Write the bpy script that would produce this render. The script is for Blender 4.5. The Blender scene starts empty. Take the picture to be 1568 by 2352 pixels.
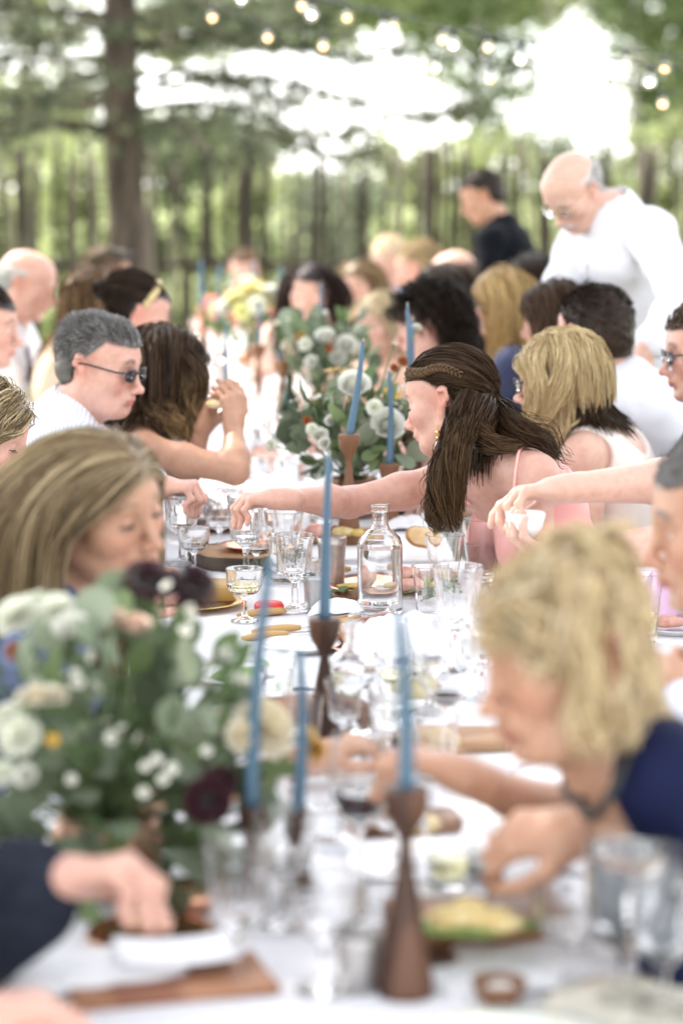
import bpy, math, random
import numpy as np
from mathutils import Vector, Matrix
sc = bpy.context.scene
COL = sc.collection
rnd = random.Random(7)
rng = np.random.default_rng(11)
PI = math.pi
# ------------------------------------------------------------------ camera, world, sun
CAMZ = 1.62
FPX = 5553.0                                   # 85 mm lens on a 24x36 frame, 1568 px across
TH = math.atan((1176 - 404) / FPX)
cd = bpy.data.cameras.new('camera'); cam = bpy.data.objects.new('camera', cd); COL.objects.link(cam)
cam.location = (0, 0, CAMZ); cam.rotation_euler = (PI / 2 - TH, 0, 0)
cd.sensor_fit = 'VERTICAL'; cd.sensor_height = 36; cd.sensor_width = 24; cd.lens = 85
cd.clip_start = .05; cd.clip_end = 500
cd.dof.use_dof = True; cd.dof.focus_distance = 4.82; cd.dof.aperture_fstop = 2.3
sc.camera = cam
SUN = Vector((-.52, .42, .80)).normalized()     # towards the sun
w = bpy.data.worlds.new('World'); sc.world = w; w.use_nodes = True
nt = w.node_tree
sky = nt.nodes.new('ShaderNodeTexSky'); sky.sky_type = 'NISHITA'; sky.sun_disc = False
sky.sun_elevation = math.asin(SUN.z); sky.sun_rotation = math.atan2(SUN.x, SUN.y)
sky.air_density = 1.0; sky.dust_density = .6; sky.ozone_density = 1.0
bg = nt.nodes['Background']; bg.inputs['Strength'].default_value = .15
hs = nt.nodes.new('ShaderNodeHueSaturation'); hs.inputs['Saturation'].default_value = .16       # thin bright cloud: a whitish sky
nt.links.new(sky.outputs[0], hs.inputs['Color']); nt.links.new(hs.outputs[0], bg.inputs['Color'])
sl = bpy.data.lights.new('sun', 'SUN'); sl.energy = 2.3; sl.angle = math.radians(.53); sl.color = (1, .92, .80)
so = bpy.data.objects.new('sun', sl); COL.objects.link(so); so.location = (-20, 16, 30)
so.rotation_euler = SUN.to_track_quat('Z', 'Y').to_euler()
sc.view_settings.view_transform = 'Standard'; sc.view_settings.look = 'None'
sc.view_settings.gamma = 1; sc.view_settings.use_curve_mapping = False
sc.view_settings.exposure = 2.2
cy = sc.cycles
cy.use_denoising = True; cy.max_bounces = 14; cy.transmission_bounces = 14; cy.transparent_max_bounces = 16
cy.diffuse_bounces = 4; cy.glossy_bounces = 5; cy.sample_clamp_indirect = 8; cy.use_adaptive_sampling = True
cy.adaptive_threshold = .02

# ------------------------------------------------------------------ placing: photo pixel + real depth -> point
ST, CT = math.sin(TH), math.cos(TH)
def at(px, py, d):
    X = (px - 784) / FPX * d; Y = -(py - 1176) / FPX * d
    return np.array((X, d * CT + Y * ST, CAMZ - d * ST + Y * CT))
def on(px, py, z=.757):
    k = (1176 - py) / FPX
    d = (z - CAMZ) / (-ST + k * CT)
    return at(px, py, d)
def tx(y): return .2 - .08 * y                  # table centre line, running slightly to the left
# ------------------------------------------------------------------ objects
def tag(o, label=None, cat=None, group=None, kind=None):
    if label: o['label'] = label
    if cat: o['category'] = cat
    if group: o['group'] = group
    if kind: o['kind'] = kind
    return o
def empty(name, loc=(0, 0, 0), rz=0, label=None, cat=None, group=None):
    o = bpy.data.objects.new(name, None); COL.objects.link(o); o.location = tuple(loc); o.rotation_euler = (0, 0, rz)
    o.empty_display_size = .1
    return tag(o, label, cat, group)
def link(name, me, m=None, parent=None, world=False):
    o = bpy.data.objects.new(name, me); COL.objects.link(o)
    if m is not None and len(me.materials) == 0: me.materials.append(m)
    if parent is not None:
        o.parent = parent
        if world:
            p = parent; M = Matrix()
            while p is not None:
                M = Matrix.LocRotScale(p.location, p.rotation_euler, p.scale) @ M; p = p.parent
            o.matrix_parent_inverse = M.inverted()
    return o
def copy_tree(o, parent=None):
    c = o.copy(); COL.objects.link(c); c.parent = parent
    if parent is not None: c.matrix_parent_inverse = o.matrix_parent_inverse.copy()
    for ch in list(o.children): copy_tree(ch, c)
    return c
def mesh_np(name, V, F, smooth=True, col=None, mats=None, midx=None):
    """V n x 3, F m x k (one k) or a list of such arrays"""
    me = bpy.data.meshes.new(name)
    Fs = F if isinstance(F, list) and not isinstance(F[0], tuple) else [F]
    Fs = [np.asarray(f, dtype=np.int32) for f in Fs if len(f)]
    V = np.asarray(V, dtype=np.float32)
    me.vertices.add(len(V)); me.vertices.foreach_set('co', V.ravel())
    nl = sum(f.size for f in Fs); npol = sum(len(f) for f in Fs)
    me.loops.add(nl); me.polygons.add(npol)
    me.loops.foreach_set('vertex_index', np.concatenate([f.ravel() for f in Fs]))
    tot = np.concatenate([np.full(len(f), f.shape[1], np.int32) for f in Fs])
    st = np.concatenate(([0], np.cumsum(tot)[:-1])).astype(np.int32)
    me.polygons.foreach_set('loop_start', st)
    if smooth: me.polygons.foreach_set('use_smooth', np.ones(npol, bool))
    if midx is not None: me.polygons.foreach_set('material_index', np.asarray(midx, np.int32))
    me.update(calc_edges=True)
    if col is not None:
        a = me.color_attributes.new('Col', 'FLOAT_COLOR', 'POINT')
        c = np.ones((len(V), 4), np.float32); c[:, :3] = col
        a.data.foreach_set('color', c.ravel())
    for m in mats or (): me.materials.append(m)
    return me
class MB:
    """collects simple shapes into one mesh"""
    def __init__(s): s.V = []; s.F = {}; s.n = 0; s.C = []
    def add(s, V, F, c=None):
        V = np.asarray(V, float).reshape(-1, 3); F = np.asarray(F, int)
        s.V.append(V); s.F.setdefault(F.shape[1], []).append(F + s.n); s.n += len(V)
        s.C.append(np.tile(np.asarray(c if c is not None else (1, 1, 1), float), (len(V), 1)))
        return s
    def addm(s, fs, V, c=None):
        n0 = s.n; s.V.append(np.asarray(V, float)); s.n += len(V)
        s.C.append(np.tile(np.asarray(c if c is not None else (1, 1, 1), float), (len(V), 1)))
        for F in fs:
            F = np.asarray(F, int)
            if len(F): s.F.setdefault(F.shape[1], []).append(F + n0)
        return s
    def mesh(s, name, smooth=True, col=False, mats=None):
        return mesh_np(name, np.concatenate(s.V), [np.concatenate(f) for f in s.F.values()], smooth, np.concatenate(s.C) if col else None, mats)
    def build(s, name, m=None, parent=None, smooth=True, col=False):
        return link(name, s.mesh(name, smooth, col), m, parent)
    def box(s, c, size, rz=0, bev=0, c_=None):
        x, y, z = [a / 2 for a in size]
        if bev <= 0:
            V = np.array([(i, j, k) for k in (-z, z) for j in (-y, y) for i in (-x, x)])
            F = [(0, 2, 3, 1), (4, 5, 7, 6), (0, 1, 5, 4), (2, 6, 7, 3), (0, 4, 6, 2), (1, 3, 7, 5)]
            fs = [F]
        else:
            b = min(bev, x * .9, y * .9, z * .9)
            ring = lambda dx, dy, zz: [(-x + dx, -y + dy + b - b, zz), (x - dx, -y + dy, zz), (x - dx, y - dy, zz), (-x + dx, y - dy, zz)]
            V = np.array(ring(b, b, -z) + ring(0, 0, -z + b) + ring(0, 0, z - b) + ring(b, b, z))
            F = [(3, 2, 1, 0), (12, 13, 14, 15)]
            for r in range(3):
                for q in range(4): F.append((r * 4 + q, r * 4 + (q + 1) % 4, r * 4 + 4 + (q + 1) % 4, r * 4 + 4 + q))
            fs = [F]
        ca, sa = math.cos(rz), math.sin(rz)
        V = V @ np.array([[ca, sa, 0], [-sa, ca, 0], [0, 0, 1]]) + np.asarray(c)
        return s.addm(fs, V, c_)
    def lathe(s, prof, seg=24, c=(0, 0, 0), mod=None, c_=None, close=False):
        """prof: list of (r, z); r==0 at an end makes a cap point. mod(z, theta)->radius factor"""
        th = np.arange(seg) * 2 * PI / seg; P = []; idx = []; n = 0
        for r, z in prof:
            if r <= 1e-9: P.append([(0, 0, z)]); idx.append([n] * seg); n += 1
            else:
                f = np.ones(seg) if mod is None else mod(z, th) * np.ones(seg)
                P.append(np.stack([r * f * np.cos(th), r * f * np.sin(th), np.full(seg, z)], 1)); idx.append(list(range(n, n + seg))); n += seg
        V = np.concatenate([np.asarray(p, float) for p in P]) + np.asarray(c); T, Q = [], []
        pairs = list(zip(idx[:-1], idx[1:])) + ([(idx[-1], idx[0])] if close else [])
        for a, b in pairs:
            for i in range(seg):
                j = (i + 1) % seg
                if a[i] == a[j] and b[i] == b[j]: continue
                if a[i] == a[j]: T.append((a[i], b[j], b[i]))
                elif b[i] == b[j]: T.append((a[i], a[j], b[i]))
                else: Q.append((a[i], a[j], b[j], b[i]))
        return s.addm([T, Q], V, c_)
    def tube(s, pts, r, seg=8, c_=None, cap=True):
        V, F, T = tube_np(pts, r, seg, cap)
        return s.addm([F, T], V, c_)
def frame_of(d):
    d = d / (np.linalg.norm(d) + 1e-9)
    a = np.array((0, 0, 1.)) if abs(d[2]) < .9 else np.array((1., 0, 0))
    u = np.cross(a, d); u /= np.linalg.norm(u)
    return u, np.cross(d, u)
def tube_np(pts, r, seg=8, cap=True):
    pts = np.asarray(pts, float); n = len(pts); r = np.broadcast_to(np.asarray(r, float), (n,))
    t = np.gradient(pts, axis=0); th = np.arange(seg) * 2 * PI / seg
    V = []; u, v = frame_of(t[0])
    for i in range(n):
        d = t[i] / (np.linalg.norm(t[i]) + 1e-9)
        u = u - d * (u @ d); u /= np.linalg.norm(u) + 1e-9; v = np.cross(d, u)
        V.append(pts[i] + r[i] * (np.cos(th)[:, None] * u + np.sin(th)[:, None] * v))
    V = np.concatenate(V); i = np.arange(seg); j = (i + 1) % seg
    F = np.concatenate([np.stack([k * seg + i, k * seg + j, (k + 1) * seg + j, (k + 1) * seg + i], 1) for k in range(n - 1)])
    T = np.zeros((0, 3), int)
    if cap:
        V = np.concatenate([V, pts[:1], pts[-1:]]); a = n * seg
        T = np.concatenate([np.stack([j, i, np.full(seg, a)], 1), np.stack([(n - 1) * seg + i, (n - 1) * seg + j, np.full(seg, a + 1)], 1)])
    return V, F, T
def catmull(P, n):
    P = np.asarray(P, float); m = len(P)
    if m == 2: return P[0] + (P[1] - P[0]) * np.linspace(0, 1, n)[:, None]
    Q = np.concatenate([2 * P[:1] - P[1:2], P, 2 * P[-1:] - P[-2:-1]])
    u = np.linspace(0, m - 1 - 1e-6, n); i = u.astype(int); t = (u - i)[:, None]
    a, b, c, d = Q[i], Q[i + 1], Q[i + 2], Q[i + 3]
    return .5 * (2 * b + (c - a) * t + (2 * a - 5 * b + 4 * c - d) * t ** 2 + (3 * b - a - 3 * c + d) * t ** 3)
# ------------------------------------------------------------------ materials
MATS = {}
def mat(name, col, rough=.6, col2=None, scale=20, bump=0, bscale=None, attr=False, spec=.5, metal=0, trans=0, ior=1.45, sss=0, sheen=0,
        detail=4, stretch=(1, 1, 1), transl=0, wave=False, coat=0, lo=.4, hi=.6, emit=0, dist=5):
    if name in MATS: return MATS[name]
    m = bpy.data.materials.new(name); m.use_nodes = True; N = m.node_tree.nodes; L = m.node_tree.links
    b = N['Principled BSDF']; I = b.inputs
    I['Base Color'].default_value = (*col, 1); I['Roughness'].default_value = rough; I['Metallic'].default_value = metal
    I['Specular IOR Level'].default_value = spec; I['IOR'].default_value = ior; I['Transmission Weight'].default_value = trans
    if sss: I['Subsurface Weight'].default_value = sss; I['Subsurface Radius'].default_value = (1, .35, .2); I['Subsurface Scale'].default_value = .008
    if sheen: I['Sheen Weight'].default_value = sheen; I['Sheen Roughness'].default_value = .5
    if coat: I['Coat Weight'].default_value = coat; I['Coat Roughness'].default_value = .08
    if emit: I['Emission Color'].default_value = (*col, 1); I['Emission Strength'].default_value = emit
    src = None
    tc = N.new('ShaderNodeTexCoord'); mp = N.new('ShaderNodeMapping'); mp.inputs['Scale'].default_value = stretch
    L.new(tc.outputs['Object'], mp.inputs['Vector'])
    if col2 is not None:
        if wave:
            t = N.new('ShaderNodeTexWave'); t.inputs['Scale'].default_value = scale; t.inputs['Distortion'].default_value = dist; t.inputs['Detail'].default_value = 3
            t.inputs['Detail Scale'].default_value = 1.2
            o = t.outputs['Fac']
        else:
            t = N.new('ShaderNodeTexNoise'); t.inputs['Scale'].default_value = scale; t.inputs['Detail'].default_value = detail; o = t.outputs['Fac']
        L.new(mp.outputs[0], t.inputs['Vector'])
        r = N.new('ShaderNodeValToRGB'); r.color_ramp.elements[0].position = lo; r.color_ramp.elements[1].position = hi
        r.color_ramp.elements[0].color = (*col, 1); r.color_ramp.elements[1].color = (*col2, 1)
        L.new(o, r.inputs[0]); src = r.outputs[0]
    if attr:
        a = N.new('ShaderNodeAttribute'); a.attribute_name = 'Col'
        if src is not None:
            x = N.new('ShaderNodeMix'); x.data_type = 'RGBA'; x.blend_type = 'MULTIPLY'; x.inputs['Factor'].default_value = 1
            L.new(a.outputs['Color'], x.inputs['A']); L.new(src, x.inputs['B']); src = x.outputs['Result']
        else: src = a.outputs['Color']
    if src is not None: L.new(src, I['Base Color'])
    if bump:
        t = N.new('ShaderNodeTexNoise'); t.inputs['Scale'].default_value = bscale or scale; t.inputs['Detail'].default_value = detail
        L.new(mp.outputs[0], t.inputs['Vector'])
        bp = N.new('ShaderNodeBump'); bp.inputs['Strength'].default_value = min(1, bump); bp.inputs['Distance'].default_value = .002 * max(1, bump)
        L.new(t.outputs['Fac'], bp.inputs['Height']); L.new(bp.outputs[0], I['Normal'])
    if transl:
        tb = N.new('ShaderNodeBsdfTranslucent'); ms = N.new('ShaderNodeMixShader'); ms.inputs[0].default_value = transl
        if src is not None: L.new(src, tb.inputs['Color'])
        else: tb.inputs['Color'].default_value = (*col, 1)
        L.new(b.outputs[0], ms.inputs[1]); L.new(tb.outputs[0], ms.inputs[2]); L.new(ms.outputs[0], N['Material Output'].inputs['Surface'])
    MATS[name] = m
    return m
# ------------------------------------------------------------------ signed distance bodies
def nrm(v): v = np.asarray(v, float); return v / (np.linalg.norm(v) + 1e-12)
def wob(P, f, ph=0.0):
    """cheap smooth noise of about +-1"""
    x, y, z = P[:, 0] * f, P[:, 1] * f, P[:, 2] * f
    return (np.sin(x + 1.7 * np.sin(y * .9 + ph) + ph) + np.sin(y * 1.1 + 1.5 * np.sin(z * 1.1 + 2.1 * ph) + 1.3) + np.sin(z * 1.2 + 1.6 * np.sin(x * .8 + ph) + 2.6)) / 3
class SDF:
    def __init__(s): s.ops = []
    def rc(s, a, b, ra, rb=None, k=.02, op='u'):
        a = np.asarray(a, float); b = np.asarray(b, float); rb = ra if rb is None else rb
        ab = b - a; L2 = ab @ ab + 1e-12
        def f(P):
            t = np.clip(((P - a) @ ab) / L2, 0, 1)
            return np.linalg.norm(P - a - t[:, None] * ab, axis=1) - (ra + (rb - ra) * t)
        R = max(ra, rb); s.ops.append((op, f, np.minimum(a, b) - R, np.maximum(a, b) + R, k)); return s
    def el(s, c, r, R=None, k=.02, op='u'):
        c = np.asarray(c, float); r = np.asarray(r, float); Rm = np.eye(3) if R is None else np.asarray(R, float)   # columns: local axes in world
        def f(P):
            q = (P - c) @ Rm
            a = np.linalg.norm(q / r, axis=1); b = np.linalg.norm(q / r ** 2, axis=1) + 1e-9
            return a * (a - 1) / b
        e = np.abs(Rm) @ r; s.ops.append((op, f, c - e, c + e, k)); return s
    def cut(s, p, n, k=.004):
        """drop what lies on the side n points to"""
        p = np.asarray(p, float); n = nrm(n)
        s.ops.append(('cut', lambda P: (P - p) @ n, None, None, k)); return s
    def disp(s, f, lo=None, hi=None):
        s.ops.append(('d', f, lo, hi, 0)); return s
    def ev(s, P, m=.02):
        d = np.full(len(P), 1.0)
        for op, f, lo, hi, k in s.ops:
            if op == 'cut':
                b = f(P); h = np.maximum(k - np.abs(d - b), 0) / k; d = np.maximum(d, b) + h * h * k / 4; continue
            if lo is None: idx = np.arange(len(P))
            else:
                mm = m + k
                idx = np.nonzero(((P > lo - mm) & (P < hi + mm)).all(1))[0]
            if not len(idx): continue
            b = f(P[idx]); a = d[idx]
            if op == 'u':
                h = np.maximum(k - np.abs(a - b), 0) / k; d[idx] = np.minimum(a, b) - h * h * k / 4
            elif op == 's':
                h = np.maximum(k - np.abs(a + b), 0) / k; d[idx] = np.maximum(a, -b) + h * h * k / 4
            else: d[idx] = a + b
        return d
    def grad(s, P, e=.003, m=.05):
        g = np.stack([s.ev(P + np.eye(3)[i] * e, m) - s.ev(P - np.eye(3)[i] * e, m) for i in range(3)], 1)
        return g / (np.linalg.norm(g, axis=1)[:, None] + 1e-9)
    def mesh(s, h, proj=True):
        us = [(o[2], o[3]) for o in s.ops if o[0] == 'u']
        lo = np.min([u[0] for u in us], 0) - 3 * h; hi = np.max([u[1] for u in us], 0) + 3 * h
        H = 4 * h; nc = np.ceil((hi - lo) / H).astype(int) + 1
        g = np.stack(np.meshgrid(*[np.arange(n) for n in nc], indexing='ij'), -1).reshape(-1, 3)
        d = s.ev(lo + (g + .5) * H, 2.5 * H)
        act = g[np.abs(d) < 1.9 * H]
        dim = nc * 4 + 1
        sub = np.stack(np.meshgrid(*[np.arange(5)] * 3, indexing='ij'), -1).reshape(-1, 3)
        mask = np.zeros(dim, bool)
        c = (act[:, None] * 4 + sub[None]).reshape(-1, 3); mask[c[:, 0], c[:, 1], c[:, 2]] = True
        pts = np.argwhere(mask)
        vol = np.ones(dim, np.float32); vol[pts[:, 0], pts[:, 1], pts[:, 2]] = s.ev(lo + pts * h, 3 * h)
        sub4 = np.stack(np.meshgrid(*[np.arange(4)] * 3, indexing='ij'), -1).reshape(-1, 3)
        ce = (act[:, None] * 4 + sub4[None]).reshape(-1, 3)
        cs = np.array([(i, j, k) for i in (0, 1) for j in (0, 1) for k in (0, 1)])
        cv = np.stack([vol[ce[:, 0] + a, ce[:, 1] + b, ce[:, 2] + e] for a, b, e in cs], 1)
        neg = cv < 0; mx = neg.any(1) & ~neg.all(1); ce = ce[mx]; cv = cv[mx]; neg = neg[mx]
        acc = np.zeros((len(ce), 3)); cnt = np.zeros(len(ce))
        for i in range(8):
            for j in range(i + 1, 8):
                if np.abs(cs[i] - cs[j]).sum() != 1: continue
                x = neg[:, i] != neg[:, j]
                t = cv[x, i] / (cv[x, i] - cv[x, j])
                acc[x] += cs[i] + t[:, None] * (cs[j] - cs[i]); cnt[x] += 1
        V = lo + (ce + acc / cnt[:, None]) * h
        vid = np.full(dim, -1, np.int32); vid[ce[:, 0], ce[:, 1], ce[:, 2]] = np.arange(len(ce))
        Q = []
        n0 = vol[ce[:, 0], ce[:, 1], ce[:, 2]] < 0
        for ax in range(3):
            o = [0, 0, 0]; o[ax] = 1
            n1 = vol[ce[:, 0] + o[0], ce[:, 1] + o[1], ce[:, 2] + o[2]] < 0
            x = np.nonzero(n0 != n1)[0]; b, cc = (ax + 1) % 3, (ax + 2) % 3
            e = ce[x]; eb = e.copy(); eb[:, b] -= 1; ec = e.copy(); ec[:, cc] -= 1; ebc = eb.copy(); ebc[:, cc] -= 1
            q = np.stack([vid[tuple(a.T)] for a in (e, eb, ebc, ec)], 1)
            q[n1[x]] = q[n1[x]][:, ::-1]
            Q.append(q[(q >= 0).all(1)])
        Q = np.concatenate(Q)
        if proj:
            for _ in range(1):
                gq = np.stack([s.ev(V + np.eye(3)[i] * h * .5, 3 * h) - s.ev(V - np.eye(3)[i] * h * .5, 3 * h) for i in range(3)], 1) / h
                dv = s.ev(V, 3 * h); l2 = (gq ** 2).sum(1) + 1e-3
                V = V - np.clip(dv / l2, -.5 * h, .5 * h)[:, None] * gq
        return V, Q
# ------------------------------------------------------------------ the setting
def leaf_quads(n, cen, size, spread=None, aspect=.55, up=0.):
    """n leaf diamonds round the given centres (n x 3)"""
    a = nrm_rows(rng.normal(size=(n, 3))); b = rng.normal(size=(n, 3)); b[:, 2] *= (1 - up); b = nrm_rows(np.cross(a, b)); c = np.cross(a, b)
    s = np.asarray(size) * rng.uniform(.7, 1.3, n)
    V = np.stack([cen - a * s[:, None], cen + b * (s * aspect)[:, None] + c * (s * .15)[:, None], cen + a * s[:, None], cen - b * (s * aspect)[:, None] + c * (s * .15)[:, None]], 1)
    F = (np.arange(n) * 4)[:, None] + np.arange(4)[None]
    return V.reshape(-1, 3), F
def nrm_rows(A): return A / (np.linalg.norm(A, axis=-1, keepdims=True) + 1e-9)
def leaf_cols(n, pal, var=.25):
    pal = np.array(pal); c = pal[rng.integers(0, len(pal), n)] * (1 + var * rng.normal(size=(n, 1))).clip(.4, 1.7); c = c * .82 + c.mean(1, keepdims=True) * .18 * np.array((1.06, 1.05, .9))
    return np.clip(np.repeat(c, 4, 0), 0, 1)
M_LEAF = mat('leaf_foliage', (1, 1, 1), .55, attr=True, spec=.3, transl=.58)
M_NEEDLE = mat('needle_foliage', (1, 1, 1), .6, attr=True, spec=.2, transl=.15)
M_BARK = mat('pine_bark', (.055, .04, .03), .9, (.13, .098, .075), 9, bump=4, bscale=26, stretch=(1, 1, .35))
M_ASPEN = mat('pale_bark', (.42, .40, .35), .85, (.16, .14, .11), 7, bump=1.5, bscale=22, stretch=(1, 1, 2.2), lo=.45, hi=.75)
def foliage_obj(name, V, F, c, m, parent, world=True): return link(name, mesh_np(name, V, F, smooth=False, col=c), m, parent, world)
def trunk_tube(name, pts, r, m, root, seg=12):
    mb = MB(); P = catmull(pts, 14); rr = np.interp(np.linspace(0, 1, 14), np.linspace(0, 1, len(r)), r)
    V, F, T = tube_np(P, rr, seg); V = V + (.04 * rr.mean()) * np.stack([wob(V, 14, 1), wob(V, 14, 2), 0 * V[:, 0]], 1)
    mb.addm([F, T], V); return link(name, mb.mesh(name), m, root, True)
# ground
def ground():
    xs = np.concatenate([np.linspace(-90, -8, 12), np.linspace(-7, 7, 29), np.linspace(8, 90, 12)]); ys = np.concatenate([np.linspace(-30, -1, 8), np.linspace(0, 40, 81), np.linspace(44, 200, 20)])
    X, Y = np.meshgrid(xs, ys); Z = .018 * np.sin(X * 1.3 + .6 * Y) + .015 * np.sin(Y * 1.7 - X * .5) - .02
    Z += np.where(Y > 24, np.clip((Y - 24) * .012, 0, .6), 0)
    V = np.stack([X, Y, Z], -1).reshape(-1, 3); nx = len(xs)
    F = np.array([(j * nx + i, j * nx + i + 1, (j + 1) * nx + i + 1, (j + 1) * nx + i) for j in range(len(ys) - 1) for i in range(nx - 1)])
    F = F[(V[F[:, 0], 1] < 24.2)] if False else F
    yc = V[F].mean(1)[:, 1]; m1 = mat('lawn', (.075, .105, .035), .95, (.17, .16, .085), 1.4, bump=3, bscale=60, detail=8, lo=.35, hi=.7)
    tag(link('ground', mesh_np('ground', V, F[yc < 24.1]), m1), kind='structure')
    tag(link('meadow', mesh_np('meadow', V, F[yc >= 24.1]), mat('sun_tinted_meadow', (.20, .26, .08), .95, (.32, .34, .14), 1.1, bump=3, bscale=60, detail=8, lo=.35, hi=.7)), kind='structure')  # grass beyond the fence is coloured brighter to look sunlit
    n = 26000                                                       # short grass, one mass nobody could count
    x = rng.uniform(-6, 6, n); y = rng.uniform(9, 34, n); h = rng.uniform(.05, .16, n); a = rng.random(n) * 6.28; l = rng.normal(0, .05, (n, 2))
    b = np.stack([x, y, -.02 + 0 * x], 1); d = np.stack([np.cos(a), np.sin(a), 0 * a], 1) * .012
    tip = b + np.stack([l[:, 0], l[:, 1], h + .03], 1)
    V = np.stack([b - d, b + d, tip], 1).reshape(-1, 3); F = (np.arange(n) * 3)[:, None] + np.arange(3)
    c = np.repeat(np.array([(.10, .16, .04), (.16, .20, .06), (.20, .19, .09)])[rng.integers(0, 3, n)], 3, 0)
    tag(foliage_obj('grass', V, F, c, M_LEAF, None), kind='stuff')
ground()
# stick fence behind the party
FY = 22.8
def fence():
    root = empty('stick_fence', (0, FY, 0), 0, 'tall rustic fence of uneven upright wooden sticks behind the dinner party', 'fence')
    ms = [mat('fence_stick' + str(i), c, .9, c2, 6, bump=2, bscale=30, stretch=(1, 1, .2)) for i, (c, c2) in enumerate((((.05, .04, .03), (.09, .07, .05)), ((.17, .145, .11), (.26, .22, .17)), ((.07, .06, .04), (.13, .11, .075)), ((.034, .027, .02), (.06, .05, .04))))]  # sunlit and shaded sticks given as pale and dark wood colours
    me = []
    for q in range(8):
        mb = MB(); b = rng.normal(0, .018, (4, 2)); P = [(b[i, 0], b[i, 1], z) for i, z in enumerate((0, .6, 1.2, 1.75))]
        mb.tube(catmull(P, 6), np.linspace(.034, .022, 6) * rng.uniform(.85, 1.2), 7); me.append([mb.mesh('stick', mats=[m]) for m in ms])
    x = -5.2
    while x < 5.2:
        o = bpy.data.objects.new('stick', rnd.choice(rnd.choice(me))); COL.objects.link(o); o.parent = root
        o.location = (x, rnd.uniform(-.02, .02), .03); o.rotation_euler = (rnd.gauss(0, .012), rnd.gauss(0, .03), rnd.random() * 6); o.scale = (1, 1, rnd.uniform(.97, 1.12))
        x += rnd.choice((.054, .062, .070, .080, .095, .13, .17))
    mb = MB(); mb.box((0, 0, .93), (.11, .11, 1.90), bev=.012); pm = mb.mesh('post')
    mp = mat('fence_post', (.045, .035, .027), .9, (.09, .07, .052), 8, bump=2, bscale=30, stretch=(1, 1, .2))
    for px in (-470, 60, 572, 985, 1470, 1960):
        o = link('post', pm, mp, root); o.location = ((px - 784) / 240.6, .12, 0)
    for z in (.80,):
        for i in range(5):
            mb = MB(); x0, x1 = [(p - 784) / 240.6 for p in ((-470, 60, 572, 985, 1470, 1960)[i], (-470, 60, 572, 985, 1470, 1960)[i + 1])]
            mb.tube([(x0, .055, z + rnd.uniform(-.02, .02)), ((x0 + x1) / 2, .055, z - .015), (x1, .055, z + rnd.uniform(-.02, .02))], .045, 8)
            mb.build('rail', mp, root)
fence()
# pine in front of the fence
def pine(label, base, hgt, r0, z0, blen, nwh, seed, name='pine_tree', fol=((.045, .065, .030), (.065, .085, .035), (.035, .050, .028)), tuft=3200, sizes=(.055, .010)):
    g = np.random.default_rng(seed); bx, by = base
    root = empty(name, (bx, by, 0), 0, label, 'tree', 'conifers in the garden' if False else None)
    trunk_tube('trunk', [(bx, by, -.1), (bx + .01, by, 1.2), (bx - .03, by, 2.6), (bx, by, hgt)], [r0 * 1.25, r0, r0 * .9, r0 * .15], M_BARK, root, 14)
    C = []; D = []
    for wv in range(nwh):
        z = z0 + (hgt - z0) * (wv / nwh) ** 1.15; nb = g.integers(5, 8); L = blen * (1 - .85 * (wv / nwh) ** 1.3); a0 = g.random() * 6.28
        for q in range(nb):
            a = a0 + q * 6.28 / nb + g.normal(0, .2); l = L * g.uniform(.7, 1.1); d = np.array((math.cos(a), math.sin(a), 0)); p0 = np.array((bx, by, z + g.normal(0, .08)))
            pts = catmull([p0, p0 + d * l * .4 + (0, 0, .05 + .10 * l * (wv / nwh)), p0 + d * l * .8 + (0, 0, -.10 * l + .3 * l * wv / nwh), p0 + d * l + (0, 0, -.06 * l + .35 * l * wv / nwh)], 9)
            mb = MB(); mb.tube(pts, np.linspace(.030 * (1 - .6 * wv / nwh) + .004, .005, 9), 6); link('branch', mb.mesh('branch'), M_BARK, root, True)
            sd = np.array((-d[1], d[0], 0))
            for t in np.linspace(.18, 1, int(12 * l / blen) + 5):
                pt = pts[min(8, int(t * 8))] * 1.0 + (pts[min(8, int(t * 8) + 1)] - pts[min(8, int(t * 8))]) * (t * 8 % 1)
                for o in (-1, 1):
                    tl = .42 * l / 2 * (1.15 - t) + .10; dr = nrm(sd * o + d * .8 + np.array((0, 0, g.normal(-.12, .15))))
                    for u in np.arange(.15, 1.01, .10 / max(tl, .1)): C.append(pt + dr * tl * u + g.normal(0, .012, 3)); D.append(nrm(dr + g.normal(0, .15, 3)))
    C = np.array(C); D = np.array(D)
    if len(C) > tuft: k = g.permutation(len(C))[:tuft]; C, D = C[k], D[k]
    n = len(C); per = 11; a = nrm_rows(np.repeat(D, per, 0) * .75 + g.normal(size=(n * per, 3)) * .62); ln = sizes[0] * g.uniform(.8, 1.4, n * per)
    c0 = np.repeat(C, per, 0); w = nrm_rows(np.cross(a, g.normal(size=a.shape))) * sizes[1]
    V = np.stack([c0 - w, c0 + w, c0 + a * ln[:, None] * 2], 1).reshape(-1, 3); F = (np.arange(n * per) * 3)[:, None] + np.arange(3)
    pal = np.array(fol); cc = np.repeat(pal[g.integers(0, len(pal), n)] * g.uniform(.7, 1.4, (n, 1)), per * 3, 0)
    foliage_obj('foliage', V, F, cc, M_NEEDLE, root)
    return root
pine('big pine with a bare brown trunk and spreading dark boughs in front of the fence', at(292, 620, 18.6)[:2], 7.5, .155, 2.05, 2.9, 12, 3, tuft=3900, fol=((.11, .13, .075), (.15, .17, .10), (.075, .09, .055), (.20, .21, .13)))
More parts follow.
